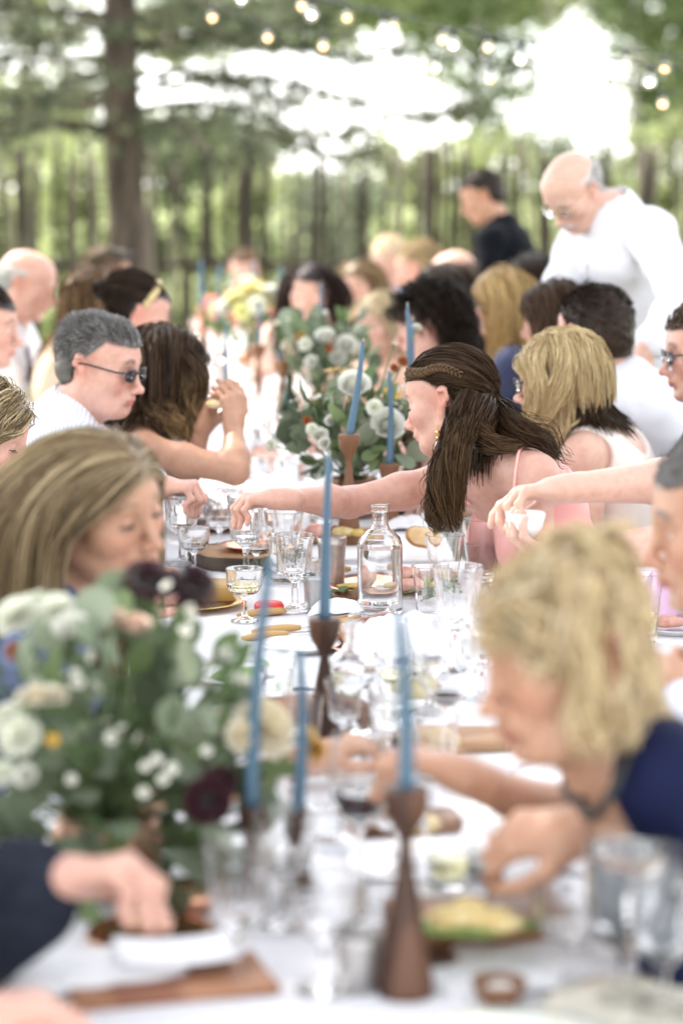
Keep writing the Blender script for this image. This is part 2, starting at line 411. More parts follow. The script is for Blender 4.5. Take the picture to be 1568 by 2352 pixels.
def leafy(label, base, hgt, crown, nclus, pal, seed, r0=.05, leaf=.055, per=60, name='aspen_tree', bark=None, group=None, cz=None, cat='tree', rc=.35):
    """crown: list of (dx, dy, z, rx, ry, rz) lobes holding leaf clusters, with gaps between them"""
    g = np.random.default_rng(seed); bx, by = base; root = empty(name, (bx, by, 0), 0, label, cat, group)
    trunk_tube('trunk', [(bx, by, -.1), (bx + .05 * hgt * g.normal() * .3, by, hgt * .4), (bx + .05 * hgt * g.normal() * .3, by, hgt * .95)], [r0 * 1.2, r0, r0 * .25], bark or M_ASPEN, root, 10)
    vol = np.array([c[3] * c[4] * c[5] for c in crown]); cs = g.choice(len(crown), nclus, p=vol / vol.sum()); cr = np.array(crown)[cs]
    u = nrm_rows(g.normal(size=(nclus, 3))) * (g.random((nclus, 1)) ** .45); cen = np.stack([bx + cr[:, 0], by + cr[:, 1], cr[:, 2]], 1) + u * cr[:, 3:6]
    mb = MB()
    for c in cen[:: max(1, nclus // 22)]:
        z = max(hgt * .12, min(hgt * .9, c[2] - .4 * np.hypot(c[0] - bx, c[1] - by))); mb.tube(catmull([(bx, by, z), (np.array((bx, by, z)) + c) / 2 + (0, 0, .08), c], 5), np.linspace(r0 * .35, .006, 5), 5)
    tag(link('limbs', mb.mesh('limbs'), bark or M_ASPEN, root, True), kind='stuff')
    n = nclus * per; P = np.repeat(cen, per, 0) + g.normal(size=(n, 3)) * rc * np.array((.5, .5, .38)) * np.repeat(g.uniform(.6, 1.3, nclus), per)[:, None]
    V, F = leaf_quads(n, P, leaf); c = leaf_cols(n, pal); t = np.repeat(np.repeat(g.uniform(.75, 1.25, nclus), per), 4)[:, None]
    foliage_obj('foliage', V, F, np.clip(c * t, 0, 1), M_LEAF, root)
    return root
AG = [(.17, .23, .08), (.13, .19, .065), (.22, .28, .11)]
LG = [(.34, .40, .15), (.26, .33, .12), (.44, .47, .24)]; MG = [(.16, .21, .08), (.20, .26, .10), (.13, .18, .08)]; GG = [(.25, .30, .19), (.20, .25, .16), (.30, .34, .24)]
def P2(px, d): return ((px - 784) / FPX * d, d)
leafy('slender pale green aspen rising beyond the fence behind the man in black', P2(1085, 31), 8.0, [(0, 0, 3.2, .85, .8, 1.2), (-.5, .3, 4.6, 1.2, 1., 1.2), (.35, 0, 2.2, .45, .4, .7), (.2, .2, 6.4, 1., 1., 1.3)], 180, AG, 21, rc=.30)
leafy('airy light green aspen beyond the fence at the far right behind the white shirt', P2(1478, 30), 8.0, [(0, 0, 2.4, .42, .4, 1.0), (.1, 0, 3.4, .6, .6, 1.1), (.1, 0, 5.5, 1.1, 1., 1.4)], 150, AG, 22, rc=.26)
leafy('sunlit yellow green tree beyond the fence to the left of the pine', P2(70, 36), 7.0, [(0, 0, 2.2, 1.3, 1., .8), (-.8, 0, 4.6, 1.2, 1.0, .9)], 60, LG, 23, leaf=.07, rc=.4)
leafy('grey green tree beyond the fence just right of the pine trunk', P2(470, 40), 6.5, [(0, 0, 2.2, 1.6, 1.2, .8), (.4, 0, 4.6, 1.5, 1.2, .9), (-.9, 0, 4.9, .9, 1., .8)], 80, GG, 24, leaf=.075, rc=.42)
leafy('thin mid green tree beyond the fence near the middle of the view', P2(800, 44), 7.0, [(-.2, 0, 4.7, .9, .8, .7), (.9, 0, 5.3, .9, .8, .7)], 44, MG, 25, leaf=.075, rc=.40)
leafy('wispy young tree beyond the fence between the two aspens', P2(1290, 42), 6.0, [(0, 0, 1.7, 1.1, .9, .6), (.3, 0, 4.9, .8, .7, .5)], 46, GG, 26, leaf=.075, rc=.36)
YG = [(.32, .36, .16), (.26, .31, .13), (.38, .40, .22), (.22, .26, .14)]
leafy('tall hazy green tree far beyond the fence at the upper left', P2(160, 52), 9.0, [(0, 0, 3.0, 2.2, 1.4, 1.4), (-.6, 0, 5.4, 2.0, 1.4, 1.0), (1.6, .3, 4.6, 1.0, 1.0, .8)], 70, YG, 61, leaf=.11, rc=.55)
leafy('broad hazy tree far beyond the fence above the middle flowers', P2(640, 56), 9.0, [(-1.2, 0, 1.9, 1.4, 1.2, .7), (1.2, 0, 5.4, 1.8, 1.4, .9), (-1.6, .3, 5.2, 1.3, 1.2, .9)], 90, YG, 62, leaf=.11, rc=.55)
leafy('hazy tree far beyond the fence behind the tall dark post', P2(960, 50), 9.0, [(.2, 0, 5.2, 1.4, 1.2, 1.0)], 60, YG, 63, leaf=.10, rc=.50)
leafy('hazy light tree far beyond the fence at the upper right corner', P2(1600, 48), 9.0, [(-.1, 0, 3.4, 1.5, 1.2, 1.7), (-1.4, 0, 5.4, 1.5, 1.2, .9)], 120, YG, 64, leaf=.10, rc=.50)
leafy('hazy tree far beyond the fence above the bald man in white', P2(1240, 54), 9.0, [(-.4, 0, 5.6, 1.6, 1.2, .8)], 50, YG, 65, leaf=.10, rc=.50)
for i, (px, d, w_, h_, pal, lb) in enumerate(((-40, 27, 1.1, 1.25, LG, 'bright green bush behind the fence at the far left'), (170, 28, 1.0, 1.05, LG, 'bright bush behind the fence between the left post and the pine'), (395, 27.5, .9, 1.2, MG, 'leafy bush behind the fence just right of the pine trunk'),
        (560, 29, 1.1, .95, LG, 'pale bush behind the fence beside the middle post'), (745, 27, .9, .9, GG, 'grey green bush behind the fence above the dark haired woman'), (905, 28.5, 1.0, 1.1, LG, 'sunny bush behind the fence left of the tall dark post'),
        (1090, 27.4, .9, 1.1, LG, 'yellow green bush behind the fence behind the man in black'), (1300, 29, 1.2, .95, LG, 'low light bush behind the fence behind the bald man in white'), (1520, 28, 1.1, 1.25, LG, 'bright green bush behind the fence at the far right'))):
    b = P2(px, d); h_ *= 1.75
    leafy(lb, b, h_ * 1.1, [(0, 0, h_ * .45, w_ * .55, .5, h_ * .42), (w_ * .2, .1, h_ * .85, w_ * .75, .6, h_ * .22)], 46, pal, 40 + i, r0=.03, leaf=.055, per=50, name='bush', cat='bush', group='bushes beyond the stick fence', rc=.30)
# trees added out of view to shade the near table and the standing man
SHADE = [(.10, .14, .05), (.13, .17, .06)]
leafy('unseen broadleaf tree added beside the dinner table to shade the near seats', (-4.6, 6.0), 8.5, [(1.3, .3, 6.0, 1.7, 1.9, 1.2), (.6, -1.6, 6.6, 1.8, 1.6, 1.3), (1.6, -2.6, 5.4, 1.2, 1.2, .9), (1.0, 2.2, 6.6, 1.5, 1.5, 1.1)], 235, SHADE, 31, r0=.16, leaf=.085, per=44, name='shade_tree', bark=M_BARK, rc=.5)
leafy('second unseen broadleaf tree added further along to shade the standing man', (-4.2, 10.2), 8.8, [(2.1, -1.0, 6.3, 1.5, 1.5, 1.0), (3.0, -1.9, 6.8, 1.2, 1.2, .8), (1.2, .6, 6.8, 1.0, 1.0, .8)], 190, SHADE, 33, r0=.16, leaf=.085, per=44, name='shade_tree', bark=M_BARK, rc=.5)
# strings of party lights between the trees
def lights(label, pts, d0, d1, col, e, fr, big=.62):
    """party lights: bulbs hang at the listed photo points, between the two depths"""
    P = np.array([at(x, y, d0 + (d1 - d0) * i / (len(pts) - 1)) for i, (x, y) in enumerate(pts)])
    root = empty('light_string', P[0], 0, label, 'string lights', 'strings of party lights above the table'); inv = (Matrix.Translation(root.location)).inverted()
    C = catmull(P + (0, 0, .09 * big), 60); mb = MB(); mb.tube(C, .004, 5); link('cable', mb.mesh('cable'), mat('cable', (.05, .06, .05), .6), root, True)
    def one(name, pr, m, par, p, seg=12):
        mb = MB(); mb.lathe([(r * big, z * big) for r, z in pr], seg, p) if name != 'filament' else mb.lathe(pr, seg, p); o = link(name, mb.mesh(name), m, par); o.matrix_parent_inverse = inv if par == root else Matrix(); return o
    for p in P:
        one('socket', [(0, .09), (.014, .088), (.015, .06), (.012, .045), (0, .045)], mat('lamp_socket', (.03, .03, .03), .5), root, p)
        b = one('bulb', [(.010, .045), (.016, .035), (.030, .008), (.029, -.012), (.018, -.028), (0, -.034), (0, -.0328), (.0172, -.0268), (.0278, -.0115), (.0288, .0075), (.0150, .0343), (.0090, .0445), (.010, .045)], mat('bulb_glass', (1, 1, 1), .02, trans=1, ior=1.1), root, p)
        one('filament', [(0, fr), (fr * .8, fr * .6), (fr, 0), (fr * .8, -fr * .6), (0, -fr)], mat('bulb_glow%s' % e, col, .5, emit=e), b, p, 10)
lights('string of small warm bulbs running down from the upper left, lowest of the three', [(488, 42), (615, 88), (742, 108), (871, 132), (998, 158), (1126, 182), (1256, 200), (1395, 213), (1520, 240), (1640, 262)], 10.5, 9.8, (1., .46, .16), 2.2, .011)
lights('string of small warm bulbs nearest the top edge', [(590, -15), (693, 15), (797, 42), (903, 62), (1016, 92), (1120, 110), (1228, 122), (1335, 131), (1435, 147), (1525, 158), (1620, 170)], 10.2, 9.6, (1., .47, .17), 2.0, .011)
lights('string of bigger clear bulbs with white light crossing the bright sky', [(555, -2), (715, 35), (880, 70), (1040, 105), (1195, 138), (1360, 172), (1490, 190), (1620, 205)], 9.2, 8.8, (1., .80, .55), 4, .011, .72)
# ------------------------------------------------------------------ people
def rotm(yaw, pitch=0, roll=0):
    """columns: right, forward, up. yaw 0 = away from the camera, 90 = to the right; pitch > 0 looks down; roll > 0 tips the crown to the person's right"""
    y, p, r = [math.radians(a) for a in (yaw, pitch, roll)]
    F0 = np.array((math.sin(y), math.cos(y), 0)); R0 = np.array((math.cos(y), -math.sin(y), 0)); Z = np.array((0, 0, 1.))
    F = F0 * math.cos(p) - Z * math.sin(p); U = F0 * math.sin(p) + Z * math.cos(p)
    R = R0 * math.cos(r) - U * math.sin(r); U2 = U * math.cos(r) + R0 * math.sin(r)
    return np.stack([R, F, U2], 1)
def strands_mb(mb, S, r0, r1, cols, sides=3):
    """S n x k x 3 polylines -> tapered tubes; cols n x k x 3"""
    n, k, _ = S.shape
    if n == 0: return
    T = np.gradient(S, axis=1); T /= np.linalg.norm(T, axis=2, keepdims=True) + 1e-9
    ref = np.array((.3, .5, .81)); u = np.cross(T, ref); u /= np.linalg.norm(u, axis=2, keepdims=True) + 1e-9; v = np.cross(T, u)
    tt = np.linspace(0, 1, k); r = (np.asarray(r0).reshape(-1, 1) * (1 - tt) ** .6 + np.asarray(r1).reshape(-1, 1) * tt) * np.ones((n, 1))
    ph = rng.random(n) * 6
    V = []
    for q in range(sides):
        a = ph[:, None, None] + q * 2 * PI / sides
        V.append(S + r[..., None] * (np.cos(a) * u + np.sin(a) * v) * (1.3 if sides == 2 else 1))
    V = np.stack(V, 2).reshape(-1, 3)
    base = (np.arange(n) * k * sides)[:, None, None] + (np.arange(k - 1) * sides)[None, :, None]
    q = np.arange(sides)[None, None]; q2 = (q + 1) % sides
    if sides == 2: q, q2 = q[..., :1], q2[..., :1]
    F = np.stack([base + q, base + q2, base + sides + q2, base + sides + q], -1).reshape(-1, 4)
    mb.V.append(V); mb.F.setdefault(4, []).append(F + mb.n); mb.n += len(V)
    mb.C.append(np.repeat(cols, sides, axis=1).reshape(-1, 3))
SKIN = dict(fair=(.60, .385, .305), pink=(.575, .335, .265), tan=(.475, .27, .180), warm=(.50, .28, .19), deep=(.34, .19, .12))
HAIRM = None
class Person:
    def __init__(s, label, head, yaw, pitch=0, roll=0, sex='f', size=1., skin='fair', body_yaw=None, lean=0, side=0, cat='person', group=None,
                 h=.006, neck=None, hair_col=((.05, .03, .02),), stubble=0, stand=False, bald=False, open_=.25, brow=None, cant=0, sw=None, lipc=None, jaw=1.):
        global HAIRM
        s.sex, s.h, s.k, s.stand, s.bald, s.open, s.stubble, s.jaw = sex, h, size * (1. if sex == 'm' else .945), stand, bald, open_, stubble, jaw
        s.H = np.asarray(head, float); s.R = rotm(yaw, pitch, roll)
        by = yaw if body_yaw is None else body_yaw
        B = rotm(by, 0, 0); l, c = math.radians(lean), math.radians(side)
        s.F0 = B[:, 1]; s.U = nrm(B[:, 1] * math.sin(l) + np.array((0, 0, math.cos(l))) + B[:, 0] * math.sin(c)); s.Rt = nrm(np.cross(B[:, 1], s.U)); s.F = np.cross(s.U, s.Rt)
        k = s.k
        s.N = s.H - s.R[:, 1] * .035 * k - nrm(s.U * .6 + s.R[:, 2] * .4) * .168 * k if neck is None else np.asarray(neck, float)
        s.P = s.N - s.U * (.50 if not stand else .55) * k
        sw = sw or (.185 if sex == 'm' else .165); s.sw = sw
        s.S = [s.N - s.U * .045 * k - s.Rt * sw * k, s.N - s.U * .045 * k + s.Rt * sw * k]      # 0 = person's left
        s.E = [None, None]; s.W = [None, None]; s.hd = [None, None]
        s.skin = np.array(SKIN[skin]); s.hc = [np.array(c) for c in hair_col]; s.brow = np.array(brow) if brow is not None else s.hc[0] * .8
        s.lipc = np.array(lipc) if lipc is not None else s.skin * np.array((.82, .52, .55))
        s.root = empty('person', (s.P[0], s.P[1], 0), 0, label, cat, group)
        HAIRM = HAIRM or mat('hair', (1, 1, 1), .40, attr=True, spec=.16)
        s.hairmb = MB(); s.garms = []
    def L(s, x, y, z): return s.H + s.R @ (np.array((x, y, z)) * s.k)
    def loc(s, P): return ((P - s.H) @ s.R) / s.k
    def arm(s, i, wrist=None, pole=None, hd=None, pn=None, curl=.5, hand=True, elbow=None, spread=.2, thumb=.5):
        """i 0 left / 1 right; elbow found from the wrist; pole: where the elbow points; hd: direction of the fingers; pn: palm normal"""
        k = s.k; o = -1 if i == 0 else 1
        la, lb = .285 * k, .255 * k
        if wrist is None: wrist = s.N + s.F0 * .36 * k + s.Rt * o * .16; wrist[2] = .80
        W = np.asarray(wrist, float); S = s.S[i]; dv = W - S; D = np.linalg.norm(dv)
        if D > (la + lb) * .995: S = s.S[i] = S + dv / D * min(.09, D - (la + lb) * .995); dv = W - S; D = np.linalg.norm(dv)
        if D > (la + lb) * .995: f = D / ((la + lb) * .995); la *= f; lb *= f
        e = dv / D; x = (la * la - lb * lb + D * D) / (2 * D); hh = math.sqrt(max(la * la - x * x, 1e-6))
        pole = np.array((0, 0, -1.)) + s.Rt * o * .35 if pole is None else np.asarray(pole, float)
        pp = nrm(pole - e * (pole @ e)); s.E[i] = S + e * x + pp * hh if elbow is None else np.asarray(elbow, float); s.W[i] = W
        f = nrm(W - s.E[i]); hd = f if hd is None else nrm(hd); pn = np.array((0, 0, -1.)) if pn is None else np.asarray(pn, float)
        pn = nrm(pn - hd * (pn @ hd))
        s.hd[i] = (hd, pn, curl, spread, thumb) if hand else None
        return s
    # -- shapes -------------------------------------------------------
    def arm_sdf(s, d, i, g=0., frac=2., fold=False):
        k = s.k; m = 1. if s.sex == 'm' else .86
        if s.E[i] is None: s.arm(i)
        S, E, W = s.S[i], s.E[i], s.W[i]; gg = g
        a = min(1, frac)
        mid = S + (E - S) * .45
        if a < 1: d.rc(S, S + (E - S) * a, .050 * m * k + g, (.048 - .006 * a) * m * k + g * 1.25, .03)
        else:
            d.rc(S, mid, .051 * m * k + g, .047 * m * k + g, .03); d.rc(mid, E, .047 * m * k + g, .038 * m * k + g, .02)
        if frac > 1:
            b = frac - 1; q = E + (W - E) * .3
            if b >= .3: d.rc(E, q, .039 * m * k + g, .042 * m * k + g, .02); d.rc(q, E + (W - E) * b, .042 * m * k + g, (.042 - .017 * (b - .3) / .7) * m * k + g * 1.1, .015)
            else: d.rc(E, E + (W - E) * b, .039 * m * k + g, .041 * m * k + g, .02)
    def torso_sdf(s, d, g=0., low=True):
        k = s.k; N, U, F, R, P = s.N, s.U, s.F, s.Rt, s.P; B = np.stack([R, F, U], 1); f = s.sex == 'f'
        d.el(N - U * .19 * k - F * .012, np.array((.150, .105, .20) if not f else (.132, .095, .185)) * k + g, B, .05)
        d.el(N - U * .35 * k, np.array((.145, .108, .16) if not f else (.122, .095, .16)) * k + g, B, .06)
        if low: d.el(P + U * .02, np.array((.168, .125, .14) if not f else (.172, .125, .14)) * k + g, B, .06)
        for i, o in ((0, -1), (1, 1)):
            d.rc(N - U * .035 * k + F * .0, s.S[i] - U * .008 * k, .050 * k + g, (.054 if not f else .047) * k + g, .05)
            d.rc(N + U * .03 * k - F * .012, s.S[i] - R * o * .05 * k - U * .0, .034 * k + g, .034 * k + g, .05)
            d.el(N - U * .13 * k - F * .06 + R * o * .07 * k, np.array((.075, .045, .10)) * k + g, B, .05)
            if f: d.el(N - U * .205 * k + F * .075 * k + R * o * .068 * k, np.array((.062, .055, .064)) * k + g, B, .03)
            else: d.el(N - U * .14 * k + F * .06 * k + R * o * .07 * k, np.array((.080, .045, .07)) * k + g, B, .04)
    def hand_sdf(s, d, i):
        if s.hd[i] is None: return
        hd, pn, curl, spread, th = s.hd[i]; k = s.k * (1.0 if s.sex == 'm' else .95); W = s.W[i]
        sd = np.cross(hd, pn) * (1 if i == 1 else -1)            # towards the little finger .. flipped below to the thumb side
        sd = -sd
        # palm
        for j, (o, ln) in enumerate(((.030, .088), (.010, .092), (-.010, .087), (-.028, .078))):
            a = W + sd * o * .62 * k + hd * .012 * k; kn = W + hd * ln * k + sd * o * k - pn * (.004 if j in (1, 2) else 0) * k
            d.rc(a, kn, .0145 * k, .0105 * k, .014)
            fl = (.078, .086, .080, .064)[j] * k; c = curl if not isinstance(curl, (list, tuple)) else curl[j]
            di = nrm(hd + sd * o * spread * 12); p = kn; r0 = (.0095, .0098, .0092, .0080)[j] * k
            for q, (fr, an) in enumerate(((.46, c * 1.0), (.30, c * 1.25), (.24, c * .8))):
                ax = pn; c_, s_ = math.cos(an), math.sin(an)
                di = nrm(di * c_ + nrm(ax - di * (ax @ di)) * s_) if an else di
                p2 = p + di * fl * fr; r1 = r0 * (.93 if q < 2 else .86)
                d.rc(p, p2, r0, r1, .004); p, r0 = p2, r1
        # thumb
        b = W + sd * .022 * k + hd * .022 * k + pn * .008 * k
        t1 = b + nrm(sd * .75 + hd * .62 + pn * .35 * th) * .042 * k; t2 = t1 + nrm(sd * (.55 - .55 * th) + hd * .85 + pn * .45 * th) * .034 * k; t3 = t2 + nrm(sd * (.25 - .7 * th) + hd * .9 + pn * .45 * th) * .027 * k
        d.rc(b, t1, .017 * k, .0125 * k, .016); d.rc(t1, t2, .0122 * k, .0105 * k, .006); d.rc(t2, t3, .0105 * k, .0085 * k, .004)
        d.rc(W - hd * .02 * k, W + hd * .03 * k, (.024 if s.sex == 'm' else .021) * k, .023 * k, .015)
    def head_sdf(s, d, simple=False):
        k, R = s.k, s.R; f = s.sex == 'f'; L = s.L
        def el(c, r, kk=.02, op='u'): d.el(L(*c), np.array(r) * k, R, kk * k, op)
        def rc(a, b, ra, rb, kk=.01, op='u'): d.rc(L(*a), L(*b), ra * k, rb * k, kk * k, op)
        j = s.jaw
        el((0, -.012, .034), (.076, .095, .083)); el((0, .035, .042), (.062, .055, .056), .03)
        el((0, .026, -.028), (.060 if not f else .058, .060, .066), .03)
        el((0, .026, -.068), ((.053 if not f else .047) * j, .056, .041), .025)
        rc((-.020 * j, .064, -.094), (.020 * j, .064, -.094), (.020 if not f else .016), (.020 if not f else .016), .03)
        el((0, .074, -.094), (.014, .013, .013), .02)
        for o in (-1, 1):
            el((o * .044, .056, -.022), (.024, .024, .024), .03)
            rc((o * .058, -.008, -.05), (o * .040 * j, .05, -.088), .016, .014, .035)
        if simple:
            for o in (-1, 1): rc((o * .070, -.006, -.024), (o * .079, -.018, .022), .0085, .0125, .008)
            d.rc(L(0, -.020, -.045), s.N + s.U * .01, .050 * k, .053 * k, .03); return
        b = .0125 if not f else .008
        rc((-.034, .079, .020), (.034, .079, .020), b, b, .024)
        for o in (-1, 1):
            el((o * .032, .102, .001), (.020, .018, .014), .022, 's')
            el((o * .031, .073, .000), (.0142, .0142, .0142), .004)
            op = s.open
            if op > 0: el((o * .032, .090, -.003 - .002 * (1 - op)), (.0145, .012, .0010 + .0065 * op), .002, 's')
        rc((0, .087, .014), (0, .109, -.034), .0060, .0075, .018); el((0, .1135, -.037), (.0095, .0105, .0100), .008)
        for o in (-1, 1):
            el((o * .0108, .1015, -.0415), (.0068, .0095, .0078), .007); el((o * .0058, .109, -.0490), (.0028, .0045, .0030), .003, 's')
        el((0, .080, -.062), (.028, .020, .018), .014)
        for o in (-1, 1):
            rc((o * .023, .083, -.0690), (o * .005, .0975, -.0640), .0030, .0052, .006); rc((o * .020, .083, -.0725), (o * .004, .0950, -.0745), .0035, .0066, .006)
            rc((o * .0245, .086, -.0688), (o * .010, .0985, -.0695), .0014, .0016, .003, 's')
        rc((-.010, .1005, -.0695), (.010, .1005, -.0695), .0016, .0016, .003, 's')
        rc((-.022, .094, -.0850), (.022, .094, -.0850), .0065, .0065, .012, 's')
        for o in (-1, 1):                                           # ears
            tl = rotm(0, 0, 0)
            rc((o * .070, -.006, -.024), (o * .079, -.018, .022), .0085, .0125, .008); rc((o * .079, -.018, .022), (o * .080, -.026, .006), .0100, .0085, .006)
            rc((o * .070, -.004, -.028), (o * .070, -.003, -.032), .0075, .0070, .006)
            el((o * .087, -.013, .006), (.0085, .0085, .0150), .005, 's')
            rc((o * .0885, -.022, .018), (o * .0885, -.016, -.006), .002, .002, .004, 's')
        nr = (.056 if not f else .047) * k
        a = L(0, -.020, -.045); d.rc(a, s.N + s.U * .01, nr, nr * 1.06, .03)
        d.rc(L(0, .02, -.085), s.N + s.F * .02 + s.U * .02, .030 * k, .040 * k, .035)
    def scalp(s, q, soft=.012):
        """0..1 where hair grows, from head-local points"""
        x, y, z = q[:, 0], q[:, 1], q[:, 2]
        front = (.064 if s.sex == 'm' else .060) + .12 * np.clip(np.abs(x) - .025, 0, 1)
        zmin = np.where(y > .035, front - (y - .035) * .05, np.where(y > -.002, .030 + (y + .002) * .9, np.where(y > -.035, .0 + (y + .035) * .9 + .004, -.055 + (y + .10) * .55 - .02)))
        return np.clip((z - zmin) / soft + .5, 0, 1)
    def body(s, h=None, torso=True, arms=(0, 1), head=True, name='body', rough=.46):
        d = SDF()
        if torso: s.torso_sdf(d, 0, low=False)
        for i in arms: s.arm_sdf(d, i); s.hand_sdf(d, i)
        if head: s.head_sdf(d)
        V, Q = d.mesh(h or s.h); s.full = d; d = SDF(); s.torso_sdf(d, .004, low=False)
        for i in (0, 1): d.rc(s.S[i], s.E[i], .046 * s.k, .038 * s.k, .02)
        s.head_sdf(d, True); s.sdf = d
        q = s.loc(V); c = np.tile(s.skin, (len(V), 1))
        n = wob(V, 55, 1.) * .5 + wob(V, 130, 2.) * .5
        c *= (1 + .05 * n)[:, None]; mo = np.clip(wob(V, 38, 4.) * wob(V, 71, 2.) * 1.6, -1, 1)[:, None]; c *= 1 + mo * np.array((.02, .05, .05)); fk = np.clip(wob(V, 410, 1.) * wob(V, 533, 2.) - .52, 0, 1)[:, None]; c *= 1 - fk * np.array((.5, .7, .8))
        def blend(m, colr):
            nonlocal c
            m = np.clip(m, 0, 1)[:, None]; c = c * (1 - m) + np.asarray(colr) * m
        if head:
            g = lambda x, y, z, r: np.exp(-((np.abs(q[:, 0]) - x) ** 2 + (q[:, 1] - y) ** 2 + (q[:, 2] - z) ** 2) / r ** 2)
            pink = s.skin * np.array((1.08, .74, .72))
            blend(g(.042, .075, -.030, .022) * .45 + g(0, .11, -.04, .016) * .4 + g(.078, -.018, 0, .035) * .6, pink)
            blend(g(.032, .088, -.006, .011) * .35, s.skin * np.array((.75, .62, .62)))
            if s.stubble:
                m = ((q[:, 2] < -.045) & (q[:, 1] > -.01)) * np.clip((-.035 - q[:, 2]) / .02, 0, 1) * np.clip((q[:, 2] + .135) / .02, 0, 1)
                blend(m * s.stubble, s.hc[0] * 1.3)
            ax = np.abs(q[:, 0]); yl = q[:, 1]
            lz = np.where(q[:, 2] > -.0693, (q[:, 2] + .0660) / (.0048 * np.sqrt(np.clip(1 - (ax / .025) ** 2, .02, 1))), (q[:, 2] + .0735) / (.0065 * np.sqrt(np.clip(1 - (ax / .023) ** 2, .02, 1))))
            blend(np.clip(1.6 - np.abs(lz) * 1.1, 0, 1) * (ax < .0245) * (yl > .078), s.lipc)
            bz = .0265 + .006 * np.clip(ax / .035, 0, 1) - .010 * np.clip((ax - .035) / .02, 0, 2)
            blend(np.clip(1.5 - np.abs(q[:, 2] - bz) / (.0036 if s.sex == 'f' else .0052), 0, 1) * np.clip((ax - .012) / .006, 0, 1) * np.clip((.054 - ax) / .008, 0, 1) * (yl > .04) * .75, s.brow)
            if not s.bald: blend(s.scalp(q) * (np.abs(q[:, 0]) < .082), s.hc[0] * .8)
            elif s.bald == 'ring':
                m = s.scalp(q) * (q[:, 2] < .052) * (np.abs(q[:, 0]) < .082); blend(m * .8, s.hc[0])
        me = mesh_np(name, V, Q, col=np.clip(c, 0, 1))
        link(name, me, mat('skin', (1.04, 1.02, 1.0), .42, (.93, .86, .83), 60, attr=True, spec=.5, sss=.12, bump=.5, bscale=330, detail=8, lo=.40, hi=.75), s.root, True)
        if head and s.open > 0:
            for o in (-1, 1):
                mb = MB(); V, F = uvsphere(.0128 * s.k, 14, 10); V = V @ s.R.T + s.L(o * .031, .0738, -.0005); lv = s.loc(V)
                dx = np.hypot(lv[:, 0] - o * .031 * 1.0, lv[:, 2] + .006)
                c = np.where((dx < .0055)[:, None], np.where((dx < .0025)[:, None], (.01, .01, .01), (.10, .08, .06)), (.62, .58, .55)); c[lv[:, 1] < .076] = (.6, .55, .52)
                for ff in F: pass
                mb.addm(F, V); mb.C[-1] = c
                link('eye', mb.mesh('eye', col=True), mat('eyeball', (1, 1, 1), .08, attr=True), s.root, True)
        return s
    def lashes(s):
        mb = MB()
        for o in (-1, 1):
            t = np.linspace(-1, 1, 9); x = o * .032 + t * .0135; z = -.0035 + .0045 * s.open * np.sqrt(np.clip(1 - t * t, 0, 1)) + .0005; y = .0738 + np.sqrt(np.clip(.0148 ** 2 - (x - o * .031) ** 2 - z ** 2, 1e-6, 1))
            P = np.array([s.L(a, b, c) for a, b, c in zip(x, y, z)]); mb.tube(P, .0010 * s.k, 4)
            for a, b, c in list(zip(x, y, z))[1:-1]: mb.tube([s.L(a, b, c), s.L(a * 1.03, b + .005, c - .0035), s.L(a * 1.06, b + .0085, c - .0025)], [.0007, .0005, .0002], 3)
        link('eyelash', mb.mesh('eyelash'), mat('lash', (.02, .015, .012), .6), s.root, True)
    def garment(s, name, m, g=.012, sleeve=2., low=True, cuts=(), neck=.062, holes=(), h=None, fold=.004, extra=None, legs=False, neckdrop=0., attr=None, ff=22):
        d = SDF(); k = s.k
        s.torso_sdf(d, g, low)
        for i in (0, 1):
            fr = sleeve[i] if isinstance(sleeve, (tuple, list)) else sleeve
            if fr > 0: s.arm_sdf(d, i, g, fr)
        if extra: extra(d)
        if legs: s.legs_sdf(d, g)
        if fold: d.disp(lambda P: fold * (wob(P * np.array((1, 1, .55)), ff, 1.3 + len(name)) + .5 * wob(P, ff * 2.2, 3.)))
        if neck: d.rc(s.N - s.U * (.012 + neckdrop) + s.F * neckdrop * .9, s.N + s.U * .2, neck * k, neck * k * 1.1, .004, 's')
        for c, r in holes: d.el(c, (r, r, r) if np.isscalar(r) else r, s_B(s), .006, 's')
        for p, n in cuts: d.cut(p, n)
        V, Q = d.mesh(h or max(s.h * 1.5, .006)); s.gsdf = d
        return link(name, mesh_np(name, V, Q), m, s.root, True)
    def collar(s, m, hgt=.042, r=.062, name='collar', spread=.5):
        mb = MB(); k = s.k; nx = 28; V = []; B = np.stack([s.Rt, s.F, nrm(s.U + (s.H - s.N) * .6)], 1)
        for j, (rr, z, out) in enumerate(((r, -.015, 0), (r * .97, hgt * .55, 0), (r * 1.0, hgt, 0), (r * 1.10, hgt * .97, .0), (r * 1.32, -.012, .018), (r * 1.28, -.012, .01))):
            for i in range(nx):
                a = PI / 2 + .28 + (2 * PI - .56) * i / (nx - 1); fr = abs(i / (nx - 1) - .5) * 2
                zz = z - (.022 * fr ** 3 if j >= 1 else 0) - (.018 * max(0, fr - .75) * 4 if j >= 4 else 0)
                V.append(s.N + B @ (np.array((math.cos(a) * rr, math.sin(a) * rr * 1.0 + .004, zz)) * k))
        F = [(j * nx + i, j * nx + i + 1, (j + 1) * nx + i + 1, (j + 1) * nx + i) for j in range(5) for i in range(nx - 1)]
        mb.add(V, F); o = link(name, mb.mesh(name), m, s.root, True)
        sm = o.modifiers.new('thick', 'SOLIDIFY'); sm.thickness = .002
        return o
